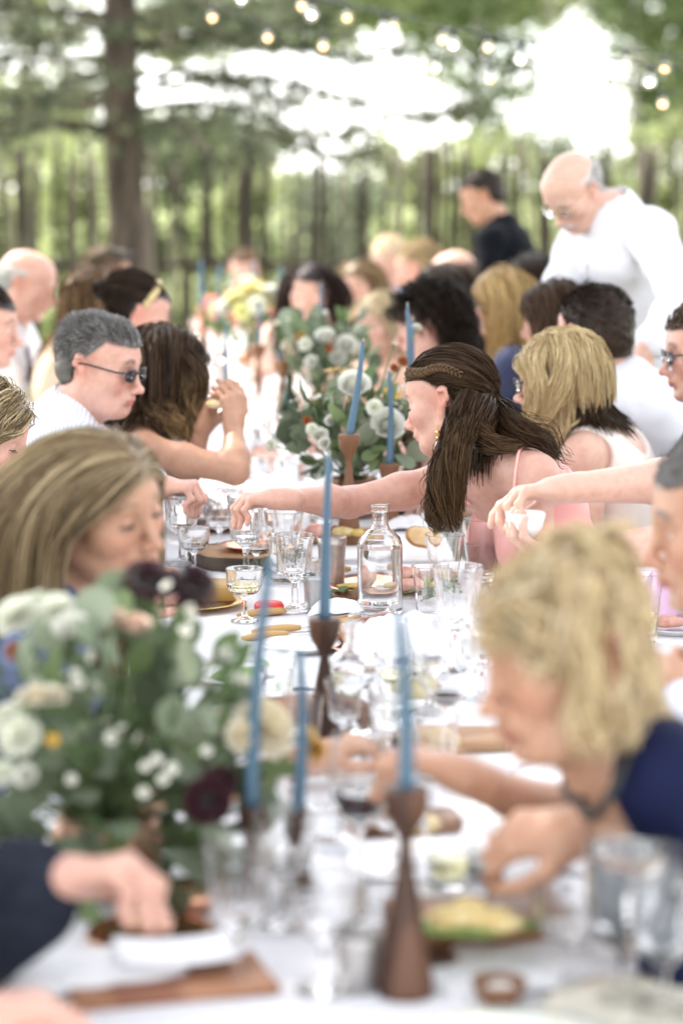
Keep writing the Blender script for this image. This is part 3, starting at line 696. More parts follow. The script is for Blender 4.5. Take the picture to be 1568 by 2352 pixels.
    def legs_sdf(s, d, g=.012):
        k = s.k; P = s.P; F = nrm(np.array((s.F0[0], s.F0[1], 0)))
        for o in (-1, 1):
            hp = P + s.Rt * o * .095 * k
            if s.stand: kn = hp + np.array((0, 0, -.43)) * k + F * .02; an = np.array((kn[0], kn[1], .09)) - F * .03
            else: kn = hp + F * .42 * k; kn[2] = max(.46, min(kn[2], .54)); an = np.array((kn[0], kn[1], .09)) - F * .04
            d.rc(hp, kn, .085 * k + g, .060 * k + g, .05); d.rc(kn, an, .056 * k + g, .042 * k + g, .03)
    def legs(s, name, m, shoe=None):
        d = SDF(); s.legs_sdf(d, .008); V, Q = d.mesh(.018); link(name, mesh_np(name, V, Q), m, s.root, True)
        F = nrm(np.array((s.F0[0], s.F0[1], 0))); P = s.P
        for o in (-1, 1):
            hp = P + s.Rt * o * .095 * s.k; kn = hp + (F * .42 * s.k if not s.stand else F * .02); an = kn - F * (.04 if not s.stand else .03)
            d = SDF(); a = np.array((an[0], an[1], .055)); d.rc(a - F * .04, a + F * .15, .04, .032, .01); d.rc(a, a + np.array((0, 0, .06)), .04, .045, .02); d.cut((0, 0, .012), (0, 0, -1))
            V, Q = d.mesh(.015); link('shoe', mesh_np('shoe', V, Q), shoe or mat('shoe', (.05, .04, .035), .4), s.root, True)
    # -- hair ----------------------------------------------------------
    def roots(s, n, pred=None):
        out = []
        while sum(map(len, out)) < n:
            v = rng.normal(size=(n * 2, 3)); v /= np.linalg.norm(v, axis=1)[:, None]; v = v[v[:, 2] > -.75]
            p = v * .14 + np.array((0, -.012, .02))
            for _ in range(7):
                P = s.H + (p * s.k) @ s.R.T; dd = s.sdf.ev(P, .08) / s.k; p = p - v * np.clip(dd, -.03, .06)[:, None] * .9
            ok = (s.scalp(p) > .55) & (np.abs(p[:, 0]) < .083)
            if s.bald == 'ring': ok &= p[:, 2] < .045 + .01 * np.sin(p[:, 0] * 90)
            if pred is not None: ok &= pred(p)
            out.append(p[ok])
        return np.concatenate(out)[:n]
    def strand_cols(s, n, k, tip=None, var=.25, streak=.5, cl=None):
        pal = np.array(s.hc); a = rng.random(n) if cl is None else cl
        i = (a * len(pal)).astype(int) % len(pal); c = pal[i] * (1 + var * rng.normal(size=(n, 1))).clip(.4, 1.8)
        c = np.repeat(c[:, None], k, 1)
        if tip is not None:
            t = np.linspace(0, 1, k)[None, :, None]; m = np.clip((t - .35) * 1.8, 0, 1) * (rng.random((n, 1, 1)) < streak) * rng.uniform(.5, 1, (n, 1, 1)); c = c * (1 - m) + np.array(tip) * m
        return c
    def comb(s, n, want, length, k=10, pred=None, off=(.002, .012), r=(.0011, .0004), stiff=.55, grav=0., frizz=.004, tip=None, target=None, clump=True, var=.25, streak=.5, lift=.0, face=1, part=.0, tuck=.04):
        """grow strands from the scalp; want(local points) -> local direction"""
        p = s.roots(n, pred); nn = len(p)
        P = s.H + (p * s.k) @ s.R.T
        ln = length(p) if callable(length) else np.full(nn, length) * rng.uniform(.8, 1.15, nn)
        st = ln / (k - 1) * s.k; of = rng.uniform(*off, nn) * s.k
        G = s.sdf.grad(P); D = nrm_rows(want(p) @ s.R.T + G * lift)
        out = [P]; ph = wob(p, 60, .5)
        for q in range(k - 1):
            lp = s.loc(P); Wd = nrm_rows(want(lp) @ s.R.T)
            gz = np.clip(grav * (q + 1) / k * 2, 0, 1); Wd = nrm_rows(Wd * (1 - gz) + np.array((0, 0, -1.)) * gz)
            if target is not None:
                dv = target - P; Wd = nrm_rows(dv); stp = np.minimum(st, np.linalg.norm(dv, axis=1))
            else: stp = st
            D = nrm_rows(D * stiff + Wd * (1 - stiff))
            Pn = P + D * stp[:, None]
            for _ in range(2):
                dd = s.sdf.ev(Pn, .06); need = np.clip(of * min(1, (q + 1) / 2.) - dd, 0, .03)
                if (need > 0).any():
                    gi = np.nonzero(need > 0)[0]; Pn[gi] += s.sdf.grad(Pn[gi], m=.06) * need[gi][:, None]
            lq = s.loc(Pn); fx = (lq[:, 1] > .03) & (np.abs(lq[:, 0]) < .066) & (lq[:, 2] < .035 + .03 * face) & (lq[:, 2] > -.16)
            if face and fx.any():
                gi = np.nonzero(fx)[0]; sg = np.where(lq[gi, 0] >= part, 1, -1); tgt = lq[gi].copy(); tgt[:, 0] += (sg * .068 - tgt[:, 0]) * .55; Pn[gi] = s.H + (tgt * s.k) @ s.R.T
            if face:
                lq = s.loc(Pn); gi = np.nonzero((lq[:, 1] > tuck) & (lq[:, 2] < .03) & (lq[:, 2] > -.2))[0]
                if len(gi): tgt = lq[gi]; tgt[:, 1] += (tuck - tgt[:, 1]) * .6; Pn[gi] = s.H + (tgt * s.k) @ s.R.T
            D = nrm_rows(Pn - P + 1e-9); P = Pn; out.append(P)
        S = np.stack(out, 1)
        for _ in range(2): S[:, 1:-1] = (S[:, :-2] + 2 * S[:, 1:-1] + S[:, 2:]) / 4
        t = np.linspace(0, 1, k)[None, :, None]
        S = S + frizz * s.k * t * np.stack([wob(p * 1., 160, a)[:, None] + .6 * np.sin(t[..., 0] * (5 + a) + 9 * ph[:, None] + a) for a in (1., 2., 3.)], -1) * rng.uniform(.3, 1, (nn, 1, 1))
        strands_mb(s.hairmb, S, np.full(nn, r[0]) * s.k, np.full(nn, r[1]) * s.k, s.strand_cols(nn, k, tip, var, streak, (.5 + .5 * wob(p, 75, 1.7) + .35 * rng.random(nn)) % 1 if clump else None), 2 if r[0] < .00095 else 3)
        return S
    def lock(s, pts, wid, n=200, k=16, r=(.0014, .0004), tip=None, wave=.006, freq=5., var=.25, flat=.6, streak=.5, len_var=.25, side=None, start=0.):
        """a bunch of strands along a drawn path"""
        C = catmull(pts, k); wd = np.interp(np.linspace(0, 1, k), np.linspace(0, 1, len(wid)), wid)
        T = nrm_rows(np.gradient(C, axis=0)); sd = np.array((1., 0, .1)) if side is None else np.asarray(side, float)
        u = nrm_rows(sd - T * (T @ sd)[:, None]); v = np.cross(T, u)
        a = rng.random(n) * 2 * PI; rr = np.sqrt(rng.random(n))
        U = rr * np.cos(a); Vv = rr * np.sin(a) * flat
        t = np.linspace(0, 1, k)
        cl = rng.integers(0, max(3, n // 14), n); cph = rng.random(n)[cl] * 6; ca = rng.random(n)[cl]
        le = 1 - len_var * rng.random(n); tt = start * rng.random(n)[:, None] + (le[:, None] - start * 0) * t[None] * (1 - start * .5)
        tt = np.clip(tt, 0, 1); idx = tt * (k - 1); i0 = np.minimum(idx.astype(int), k - 2); fr = (idx - i0)[..., None]
        lerp = lambda A: A[i0] * (1 - fr) + A[i0 + 1] * fr
        wv = wave * np.sin(freq * tt * 2 * PI * .5 + cph[:, None]) * (.3 + .7 * tt) ; wv2 = wave * .7 * np.cos(freq * .8 * tt * 2 * PI * .5 + 2 * cph[:, None]) * tt
        ww = lerp(wd[:, None])[..., 0]
        S = lerp(C) + lerp(u) * (U[:, None] * ww + wv)[..., None] + lerp(v) * (Vv[:, None] * ww + wv2)[..., None]
        if hasattr(s, 'sdf'):
            sh = S.shape; Pp = S.reshape(-1, 3).copy()
            for _ in range(2):
                dd = s.sdf.ev(Pp, .05); gi = np.nonzero(dd < .003)[0]
                if len(gi): Pp[gi] += s.sdf.grad(Pp[gi], m=.06) * (.004 - dd[gi])[:, None].clip(0, .05)
            S = Pp.reshape(sh)
        strands_mb(s.hairmb, S, np.full(n, r[0]), np.full(n, r[1]), s.strand_cols(n, k, tip, var, streak, (ca + .25 * rng.random(n)) % 1), 2 if r[0] < .00095 else 3)
    def cap(s, g=.008, h=.006, zc=None, noise=.002, cuts=(), top=1.):
        d = SDF(); k = s.k
        d.el(s.L(0, -.014, .034), np.array((.077, .096, .084 * top)) * k + g, s.R, .02)
        d.el(s.L(0, .035, .042), np.array((.062, .052, .056)) * k + g, s.R, .02)
        d.el(s.L(0, -.045, -.015), np.array((.066, .058, .06)) * k + g, s.R, .02)
        d.disp(lambda P: noise * wob(P, 90, .3) + noise * .6 * wob(P, 210, 1.))
        V, Q = d.mesh(h); q = s.loc(V)
        keep = s.scalp(q, .004) > .6
        Q = Q[keep[Q].all(1)]; used = np.unique(Q); mp = np.full(len(V), -1); mp[used] = np.arange(len(used))
        if s.bald == 'ring': pass
        c = s.hc[0] * (1 + .35 * wob(V[used], 150, .7))[:, None]
        s.hairmb.addm([mp[Q]], V[used]); s.hairmb.C[-1] = np.clip(c, 0, 1)
    def finish_hair(s, name='hair'):
        if s.hairmb.n: link(name, s.hairmb.mesh(name, col=True), HAIRM, s.root, True)
        s.hairmb = MB()
        return s
    def glasses(s, col=(.02, .02, .02), r=.0018, w=.024, hh=.016, tint=None, z=-.002, lens=True):
        g = bpy.data.objects.new('glasses', None); COL.objects.link(g); g.parent = s.root
        fm = MB(); fm2 = mat('spectacle_frame' + str(col), col, .3, metal=0 if col[0] < .3 else 1)
        for o in (-1, 1):
            n = 22; P = []
            for i in range(n + 1):
                a = 2 * PI * i / n; x = np.sign(math.cos(a)) * abs(math.cos(a)) ** .7 * w; zz = np.sign(math.sin(a)) * abs(math.sin(a)) ** .7 * hh
                P.append(s.L(o * (.034) + x, .1035 - 6 * x * x * (1 if True else 0) - .10 * abs(x) * (x * o > 0), z + zz))
            fm.tube(P, r * s.k, 6, cap=False)
            if lens:
                lm = MB(); c = s.L(o * .034, .1035, z); lm.add([c] + P[:-1], [(0, 1 + i, 1 + (i + 1) % n) for i in range(n)])
                lo = link('lens', lm.mesh('lens'), mat('lens_' + str(tint), tint or (1, 1, 1), .02, trans=1, ior=1.2), g, False); lo.matrix_parent_inverse = (Matrix.Translation(s.root.location)).inverted()
                sm = lo.modifiers.new('thick', 'SOLIDIFY'); sm.thickness = .0015
            fm.tube([s.L(o * (.034 + w), .098, z + hh * .45), s.L(o * .073, .075, z + hh * .45), s.L(o * .081, 0, z + .012), s.L(o * .080, -.022, z + .010), s.L(o * .078, -.036, z - .014)], r * 1.1 * s.k, 6)
        fm.tube([s.L(-.010, .104, z + hh * .3), s.L(0, .1065, z + hh * .5), s.L(.010, .104, z + hh * .3)], r * s.k, 6)
        fo = link('frame', fm.mesh('spectacle_frame'), fm2, g, False); fo.matrix_parent_inverse = (Matrix.Translation(s.root.location)).inverted()
def s_B(s): return np.stack([s.Rt, s.F, s.U], 1)
def nrm_rows(A): return A / (np.linalg.norm(A, axis=-1, keepdims=True) + 1e-9)
def uvsphere(r, seg=16, ring=10):
    prof = [(r * math.sin(PI * i / ring) if 0 < i < ring else 0, -r * math.cos(PI * i / ring)) for i in range(ring + 1)]
    m = MB(); m.lathe(prof, seg); return m.V[0], [np.concatenate(m.F[k]) for k in m.F]
# hair styles -----------------------------------------------------------
def w_down(part=.02):
    def f(p):
        sx = np.tanh((p[:, 0] - part) * 60); top = np.clip((p[:, 2] - .01) / .09, 0, 1)[:, None]
        a = np.stack([sx * 1.0, -.55 + 0 * sx, -.15 + 0 * sx], 1); b = np.stack([.10 * sx, -.22 + 0 * sx, -1 + 0 * sx], 1)
        return nrm_rows(a * top + b * (1 - top))
    return f
def w_short(p):
    sx = np.sign(p[:, 0] + 1e-6); top = np.clip((p[:, 2] - .02) / .07, 0, 1)[:, None]
    a = np.stack([.5 * np.tanh((p[:, 0] - .02) * 40), np.where(p[:, 1] > .03, -.2, -.5), .45 + 0 * sx], 1); b = np.stack([.25 * sx, -.45 + 0 * sx, -.8 + 0 * sx], 1)
    return nrm_rows(a * top + b * (1 - top) + .15 * rng.normal(size=p.shape))
def short_hair(s, n=1600, ln=.028, r=(.0010, .0005), off=(.002, .010), cap=.005):
    s.cap(cap, h=max(.005, s.h), noise=.0025); s.comb(n, w_short, lambda p: ln * (.35 + .75 * np.clip((p[:, 2] + .02) / .1, 0, 1)) * rng.uniform(.7, 1.1, len(p)), 5, off=off, r=r, frizz=.003, lift=.1, stiff=.3, var=.18, face=0); s.finish_hair()
def long_hair(s, n=900, ln=.42, k=13, part=.02, tip=None, r=(.0018, .0006), off=(.001, .018), frizz=.008, grav=.9, var=.25, streak=.5, pred=None, cap=.010):
    s.comb(n, w_down(part), (lambda p: rng.uniform(.75, 1.1, len(p)) * ln), k, off=off, r=r, frizz=frizz, tip=tip, grav=grav, stiff=.45, var=var, streak=streak, pred=pred, part=part); s.finish_hair()
# ------------------------------------------------------------------ the long table
TZ = .757                                        # top of the cloth
TROT = math.atan(.08)
HW = .50
M_CLOTH = mat('white_cloth', (.80, .80, .82), .9, (.74, .74, .78), 3, bump=.6, bscale=900, sheen=.2)
M_LINEN = mat('white_linen', (.82, .82, .84), .9, bump=.8, bscale=600, sheen=.2)
M_WALNUT = mat('walnut_wood', (.050, .020, .010), .48, (.115, .050, .026), 5, wave=True, stretch=(1, 1, .16), bump=.3, bscale=120)
M_PALEW = mat('pale_wood', (.36, .19, .09), .5, (.47, .28, .15), 5, wave=True, stretch=(.3, 1.5, 1), bump=.3, bscale=120)
M_MIDW = mat('oiled_wood', (.17, .075, .032), .5, (.27, .13, .06), 5, wave=True, stretch=(.3, 1.5, 1), bump=.3, bscale=120)
M_COPPER = mat('copper', (.78, .42, .28), .22, (.70, .36, .23), 30, metal=1)
M_BAMBOO = mat('bamboo', (.55, .34, .13), .45, (.42, .25, .09), 14, stretch=(.2, 1, 1))
M_STEEL = mat('steel', (.6, .6, .62), .2, metal=1)
M_CANDLE = mat('blue_wax', (.060, .122, .180), .5, (.070, .140, .202), 12, sss=.1)
M_GLASS = mat('clear_glass', (1, 1, 1), .01, trans=1, ior=1.46)
M_WATER = mat('water', (.97, .985, .99), .0, trans=1, ior=1.33)
M_WINE = mat('red_wine', (.030, .002, .005), .02, trans=.25, ior=1.33)
M_WHITEW = mat('white_wine', (.93, .90, .52), .0, trans=1, ior=1.33)
M_CERAM = mat('white_ceramic', (.80, .80, .80), .15, coat=.4)
def cloth(label, y0, y1, xl, xr, ny, ends=(False, False)):
    nx = 60; V = []
    us = np.concatenate([np.full(9, -1.), np.linspace(-1, 1, nx - 18), np.full(9, 1.)])
    drop = np.concatenate([np.linspace(.52, .03, 9), np.zeros(nx - 18), np.linspace(.03, .52, 9)])
    for y in np.linspace(y0, y1, ny):
        c, hw = (xl(y) + xr(y)) / 2, (xr(y) - xl(y)) / 2
        for u, dr in zip(us, drop):
            z = TZ - dr + (.0012 * math.sin(9 * u + 3 * y) + .0016 * math.sin(4 * y + 7 * u * math.sin(y)) + .0035 * max(0, 1 - abs(((y * .9 + .03 * math.sin(3 * u)) % 1) - .5) * 26) + .0035 * max(0, 1 - abs(u - .05) * 22) if dr == 0 else 0)
            o_ = math.copysign(.03 * (dr > 0) + dr * .10 + .03 * dr / .5 * math.sin(17 * y + 2 * math.sin(5 * y)) + .012 * dr / .5 * math.sin(41 * y), u)
            V.append((c + u * hw + (o_ if dr > 0 else 0), y, z))
    n0 = len(V); F = [(j * nx + i, j * nx + i + 1, (j + 1) * nx + i + 1, (j + 1) * nx + i) for j in range(ny - 1) for i in range(nx - 1)]
    for e, (y, row) in zip(ends, ((y0, 0), (y1, ny - 1))):          # the cloth also hangs down at a free end
        if not e: continue
        sg = -1 if row == 0 else 1; prev = [row * nx + i for i in range(9, nx - 9)]
        for q, dz in enumerate((.03, .15, .30, .42, .52)):
            cur = []
            for i in range(9, nx - 9): v = V[row * nx + i]; cur.append(len(V)); V.append((v[0], y + sg * (.03 + dz * .08 + .03 * dz * math.sin(19 * v[0])), TZ - dz))
            F += [(prev[i], prev[i + 1], cur[i + 1], cur[i]) for i in range(len(cur) - 1)]; prev = cur
    o = link('tablecloth', mesh_np('tablecloth', V, F), M_CLOTH); tag(o, label, 'tablecloth')
def table(label, x, y, L, w_, rz):
    root = empty('banquet_table', (x, y, 0), rz, label, 'table')
    mb = MB(); mb.box((0, 0, .735), (w_, L, .034)); mb.build('tabletop', M_MIDW, root)
    for yy in (-L / 2 + .3, 0, L / 2 - .3):
        for xx in (-w_ / 2 + .12, w_ / 2 - .12): mb = MB(); mb.box((xx, yy, .36), (.06, .06, .716)); mb.build('leg', M_MIDW, root)
YJ = 5.34
cloth('white tablecloth over the near table with the big flower arrangement', 1.2, YJ, lambda y: -.47, lambda y: .71, 90, (True, True))
cloth('white tablecloth over the far table running towards the fence', YJ + .07, 13.0, lambda y: tx(y) - HW, lambda y: tx(y) + HW, 130, (True, True))
table('wooden table under the near white cloth', .12, 3.27, 4.0, 1.1, 0)
table('wooden table under the far white cloth', tx(9.2), 9.2, 7.3, .94, TROT)
# ------------------------------------------------------------------ glassware: each kind built once, copied for every glass
def cutmod(n, a, z0, z1, zz=0.):
    def f(z, th):
        k = np.clip((z - z0) / .006, 0, 1) * np.clip((z1 - z) / .006, 0, 1)
        return 1 + a * k * (np.abs(np.sin(th * n / 2 + zz * z)) * 2 - 1)
    return f
def dense(pr):
    o = [pr[0]]
    for a, b in zip(pr[:-1], pr[1:]):
        L = math.hypot(b[0] - a[0], b[1] - a[1])
        if L > .004:
            for f in (.0008 / L, 1 - .0008 / L): o.append((a[0] + (b[0] - a[0]) * f, a[1] + (b[1] - a[1]) * f))
        o.append(b)
    return o
def glass_mesh(outer, inner, seg=48, mod=None):
    mb = MB(); mb.lathe(dense(outer + inner[::-1]), seg, mod=mod); return mb
def make_glass(kind, fill, liq):
    """unit sized at real size: rim diameter about 85 mm; returns (root, height, rim diameter)"""
    seg = 40
    if kind == 'goblet':
        H, D = .160, .086; t = .0022
        out = [(0, 0), (.031, .0005), (.033, .003), (.024, .006), (.010, .012), (.0062, .022), (.0058, .048), (.0085, .060), (.0145, .066), (.028, .074), (.0325, .082), (.0345, .094), (.0355, .105), (.0375, .125), (.0400, .145), (.0425, .1590), (.0422, .160)]
        inn = [(0, .0745), (.018, .076), (.0275, .083), (.0305, .094), (.0320, .105), (.0350, .128), (.0380, .147), (.0405, .1595)]
        mod = lambda z, th: cutmod(18, .030, .074, .118)(z, th) * (1 + .05 * (z < .010) * (z > .001) * np.cos(th * 10)) * (1 + .10 * (.02 < z < .05) * np.abs(np.cos(3 * th)))
        zb, iw = .0755, lambda z: np.interp(z, [a[1] for a in inn], [a[0] for a in inn])
    elif kind == 'coupe':
        H, D = .112, .086
        out = [(0, 0), (.030, .0005), (.031, .003), (.020, .006), (.008, .012), (.0055, .022), (.0055, .046), (.010, .053), (.027, .060), (.036, .068), (.040, .082), (.0415, .100), (.0425, .1115), (.0422, .112)]
        inn = [(0, .059), (.018, .061), (.030, .067), (.036, .080), (.0385, .100), (.0405, .1116)]
        mod = lambda z, th: cutmod(22, .028, .060, .098, 160)(z, th) * (1 + .05 * (z < .010) * (z > .001) * np.cos(th * 12))
        zb, iw = .060, lambda z: np.interp(z, [a[1] for a in inn], [a[0] for a in inn])
    elif kind == 'tumbler':
        H, D = .125, .086
        out = [(0, 0), (.026, .0005), (.0285, .004), (.0320, .05), (.0370, .09), (.0425, .1245), (.0422, .125)]
        inn = [(0, .012), (.020, .013), (.0255, .020), (.0300, .05), (.0350, .09), (.0408, .1246)]
        mod = lambda z, th: 1 + .012 * (z < .085) * (np.abs(np.sin(5 * th)) * 2 - 1)
        zb, iw = .0135, lambda z: np.interp(z, [a[1] for a in inn], [a[0] for a in inn])
    elif kind == 'wine':
        H, D = .205, .076
        out = [(0, 0), (.034, .0005), (.034, .002), (.018, .005), (.006, .012), (.0042, .03), (.0042, .085), (.008, .096), (.026, .110), (.038, .130), (.041, .150), (.040, .175), (.0365, .2045), (.0362, .205)]
        inn = [(0, .100), (.014, .103), (.027, .115), (.0368, .132), (.0397, .150), (.0387, .175), (.0352, .2046)]
        mod = None; zb, iw = .1012, lambda z: np.interp(z, [a[1] for a in inn], [a[0] for a in inn])
    elif kind == 'big':
        H, D = .180, .090
        out = [(0, 0), (.034, .0005), (.035, .003), (.022, .007), (.009, .014), (.0065, .024), (.0065, .045), (.012, .056), (.030, .068), (.036, .085), (.039, .115), (.0445, .1795), (.0442, .180)]
        inn = [(0, .068), (.018, .070), (.029, .078), (.033, .090), (.0368, .118), (.0425, .1796)]
        mod = cutmod(14, .018, .07, .12); zb, iw = .0695, lambda z: np.interp(z, [a[1] for a in inn], [a[0] for a in inn])
    root = bpy.data.objects.new({'goblet': 'water_goblet', 'coupe': 'coupe_glass', 'tumbler': 'tumbler_glass', 'wine': 'wine_glass', 'big': 'water_goblet'}[kind], None); COL.objects.link(root)
    glass_mesh(out, inn, 72 if kind in ('goblet', 'coupe') else seg, mod).build('glass', M_GLASS, root)
    if fill > 0:
        zt = zb + (H - zb) * fill; zs = np.linspace(zb, zt, 8)
        pr = [(0, zb + .0006)] + [(max(.003, iw(z) - .0006), z + .0006) for z in zs] + [(0, zt + .0006)]
        mb = MB(); mb.lathe(dense(pr), 40); mb.build({'w': 'water', 'r': 'wine', 'y': 'wine'}[liq], {'w': M_WATER, 'r': M_WINE, 'y': M_WHITEW}[liq], root)
    root.location = (0, 0, -50)
    return root, H, D
GL = {}; USED = set()
def glass(kind, fill, liq, px, rim, base, dia, label, group='glasses on the dinner table'):
    key = (kind, fill, liq)
    first = key not in GL
    if first: GL[key] = make_glass(kind, fill, liq)
    root, H, D = GL[key]; o = root if first else copy_tree(root)
    p = on(px, base, TZ + .001); d = np.linalg.norm(p - np.array((0, 0, CAMZ))); sc_ = FPX / d
    hz = (base - rim) / sc_ / .985; dd = dia / sc_
    o.location = tuple(p); o.scale = (dd / D, dd / D, hz / H); o.rotation_euler = (0, 0, rnd.random() * 6)
    tag(o, label, 'glass', group); return o
# sharp ones in the middle
glass('goblet', .72, 'w', 418, 1120, 1300, 88, 'water filled crystal goblet beside the face of the woman looking down')
glass('goblet', .66, 'w', 565, 1140, 1330, 88, 'water filled crystal goblet standing in front of the round bark edged board')
glass('tumbler', .62, 'w', 652, 1175, 1335, 93, 'water tumbler directly behind the tall empty crystal goblet')
glass('tumbler', 0, 'w', 661, 1142, 1262, 82, 'empty clear tumbler just before the reaching forearm')
glass('goblet', 0, 'w', 677, 1228, 1402, 92, 'tall empty cut crystal goblet closest to the middle candle')
glass('coupe', 0, 'w', 712, 1288, 1392, 66, 'small empty crystal coupe half hidden behind the empty goblet by the candle')
glass('coupe', .35, 'y', 562, 1305, 1428, 88, 'crystal coupe with a little pale drink near the red wax cheese')
glass('tumbler', .42, 'w', 532, 1060, 1182, 80, 'half full ribbed tumbler in front of the white shirt cuff')
glass('tumbler', 0, 'w', 440, 1090, 1205, 66, 'slim empty tumbler beside the fist on the tablecloth')
glass('coupe', 0, 'w', 505, 1165, 1265, 72, 'empty crystal coupe between the two water goblets')
glass('coupe', 0, 'w', 446, 1212, 1318, 76, 'shallow crystal coupe in front of the leftmost water goblet')
glass('coupe', 0, 'w', 345, 1262, 1345, 70, 'crystal coupe under the chin of the woman looking down')
glass('coupe', 0, 'w', 588, 1215, 1320, 80, 'crystal coupe right behind the goblet by the bark edged board')
glass('tumbler', .55, 'w', 1105, 1192, 1335, 98, 'water tumbler under the reaching hand, just left of the butter pot')
glass('tumbler', 0, 'w', 1020, 1228, 1362, 92, 'empty faceted tumbler beside the slice of bread')
glass('tumbler', .45, 'r', 858, 1062, 1175, 88, 'tumbler of red wine behind the outstretched arm')
glass('tumbler', 0, 'w', 838, 1012, 1120, 74, 'empty tumbler behind the red wine tumbler')
glass('tumbler', .3, 'w', 772, 1030, 1165, 66, 'tumbler in front of the stem of the pale wooden candle holder')
glass('tumbler', .35, 'y', 1478, 1318, 1478, 86, 'tumbler with yellow white wine before the lilac cloth')
glass('tumbler', 0, 'w', 1418, 1290, 1420, 78, 'empty tumbler left of the yellow wine tumbler')
glass('goblet', 0, 'w', 1050, 1300, 1545, 118, 'blurred empty goblet touching the blonde curls of the woman in navy')
glass('goblet', 0, 'w', 985, 1420, 1640, 112, 'blurred empty goblet in front of the crumpled napkin')
glass('wine', .12, 'r', 1024, 1452, 1775, 122, 'stemmed glass with a last sip of red wine in front of the woman in navy')
# blurred ones close to the camera
glass('wine', .36, 'r', 826, 1690, 2085, 128, 'stemmed glass of dark red wine left of the nearest candle holder')
glass('tumbler', .30, 'y', 1030, 1850, 2035, 142, 'low tumbler of pale yellow wine right of the nearest candle holder')
glass('goblet', 0, 'w', 548, 1935, 2265, 158, 'large blurred empty goblet nearest to the dark blue sleeve')
glass('goblet', 0, 'w', 655, 1868, 2130, 150, 'blurred empty goblet behind the two nearest goblets, under the blue candles')
glass('coupe', 0, 'w', 748, 2020, 2275, 190, 'big blurred crystal coupe left of the nearest candle holder')
glass('big', .84, 'w', 1432, 1915, 2300, 200, 'big stemmed water glass before the forearm of the woman in navy')
glass('coupe', 0, 'w', 1305, 2045, 2270, 170, 'blurred crystal coupe left of the big water glass')
glass('tumbler', .2, 'w', 700, 1600, 1760, 90, 'blurred tumbler between the two blue candles')
glass('goblet', .4, 'w', 890, 1560, 1760, 100, 'blurred goblet behind the nearest candle')
glass('goblet', 0, 'w', 790, 1560, 1735, 92, 'blurred goblet in front of the rear clear bottle')
for k_, f_, l_, px, r_, b_, dd, lb in (('goblet', .5, 'w', 1165, 1345, 1520, 96, 'blurred half full goblet hidden by the top of the blonde updo'), ('tumbler', 0, 'w', 985, 1300, 1420, 84, 'empty tumbler between the clear bottle and the faceted one'), ('coupe', .3, 'y', 905, 1500, 1640, 96, 'coupe of pale wine behind the nearest blue taper'),
        ('goblet', .6, 'w', 630, 1500, 1690, 104, 'blurred water goblet between the leaning taper and the walnut holder'), ('tumbler', .5, 'w', 742, 1780, 1935, 118, 'blurred water tumbler left of the dark red wine'), ('goblet', .3, 'w', 610, 1760, 1975, 128, 'blurred goblet right behind the leaning taper'),
        ('tumbler', 0, 'w', 1000, 1640, 1790, 112, 'blurred empty tumbler under the sip of red wine'), ('goblet', .5, 'w', 1105, 1420, 1610, 104, 'blurred water goblet before the face of the woman in navy'), ('coupe', 0, 'w', 915, 1830, 1985, 130, 'blurred coupe just behind the cup of the nearest holder'),
        ('tumbler', .6, 'w', 475, 1118, 1222, 70, 'water tumbler between the fist and the half full tumbler'), ('goblet', 0, 'w', 612, 1050, 1165, 66, 'empty goblet by the eucalyptus sprig'), ('tumbler', .4, 'w', 735, 1095, 1200, 72, 'water tumbler right of the squat carafe'), ('goblet', .4, 'r', 900, 1055, 1170, 60, 'goblet of red wine near the elbow of the braided woman'),
        ('tumbler', 0, 'w', 560, 1010, 1100, 62, 'empty tumbler behind the white cuff'), ('goblet', .5, 'w', 600, 960, 1060, 54, 'water goblet beyond the white cuff'), ('tumbler', .4, 'w', 640, 950, 1030, 50, 'water tumbler left of the green bottle'), ('goblet', 0, 'w', 705, 860, 965, 56, 'empty goblet right of the green bottle'), ('big', .7, 'w', 1520, 1960, 2330, 170, 'second stemmed water glass at the lower right edge')):
    glass(k_, f_, l_, px, r_, b_, dd, lb)
# the far ones, only discs of light in the photograph
FARG = [(560, 905, 1000), (600, 880, 960), (470, 800, 860), (500, 835, 900), (620, 930, 1020), (545, 800, 855), (575, 850, 915), (455, 770, 822), (640, 870, 935), (590, 790, 845), (515, 770, 820), (705, 850, 945), (560, 755, 800), (480, 745, 790), (660, 805, 865), (530, 885, 960), (455, 820, 880), (590, 905, 985), (615, 870, 945), (470, 850, 915), (560, 840, 905), (635, 910, 985), (500, 780, 835), (680, 880, 955), (575, 760, 810), (540, 740, 785), (610, 770, 820), (445, 730, 775), (660, 760, 810), (620, 820, 885)]
ROWS = {}
for q in sorted(FARG, key=lambda t: t[2]): ROWS.setdefault((q[2] - 760) // 45, []).append(q)
NTH = ('leftmost', 'second', 'third', 'fourth', 'fifth', 'sixth', 'seventh', 'eighth')
i = 0
for k in sorted(ROWS):
    for j, (px, r_, b_) in enumerate(sorted(ROWS[k])):
        kd, f_ = ('goblet', 'tumbler', 'coupe')[i % 3], ((.6, .5, .4)[i % 3] if i % 2 == 0 else 0)
        near = ('under the four far tapers', 'beside the yellow far flowers', 'behind the raised fingers', 'left of the green bottle', 'beyond the raised fingers', 'before the green bottle', 'past the white cuff')[min(6, max(0, int(k)))]
        glass(kd, f_, 'w', px, r_, b_, (b_ - r_) * .56, '%s glittering %s %s in the blurred row %s' % (NTH[j], 'water filled' if f_ else 'empty', kd, near), 'glasses at the sunny far end'); i += 1
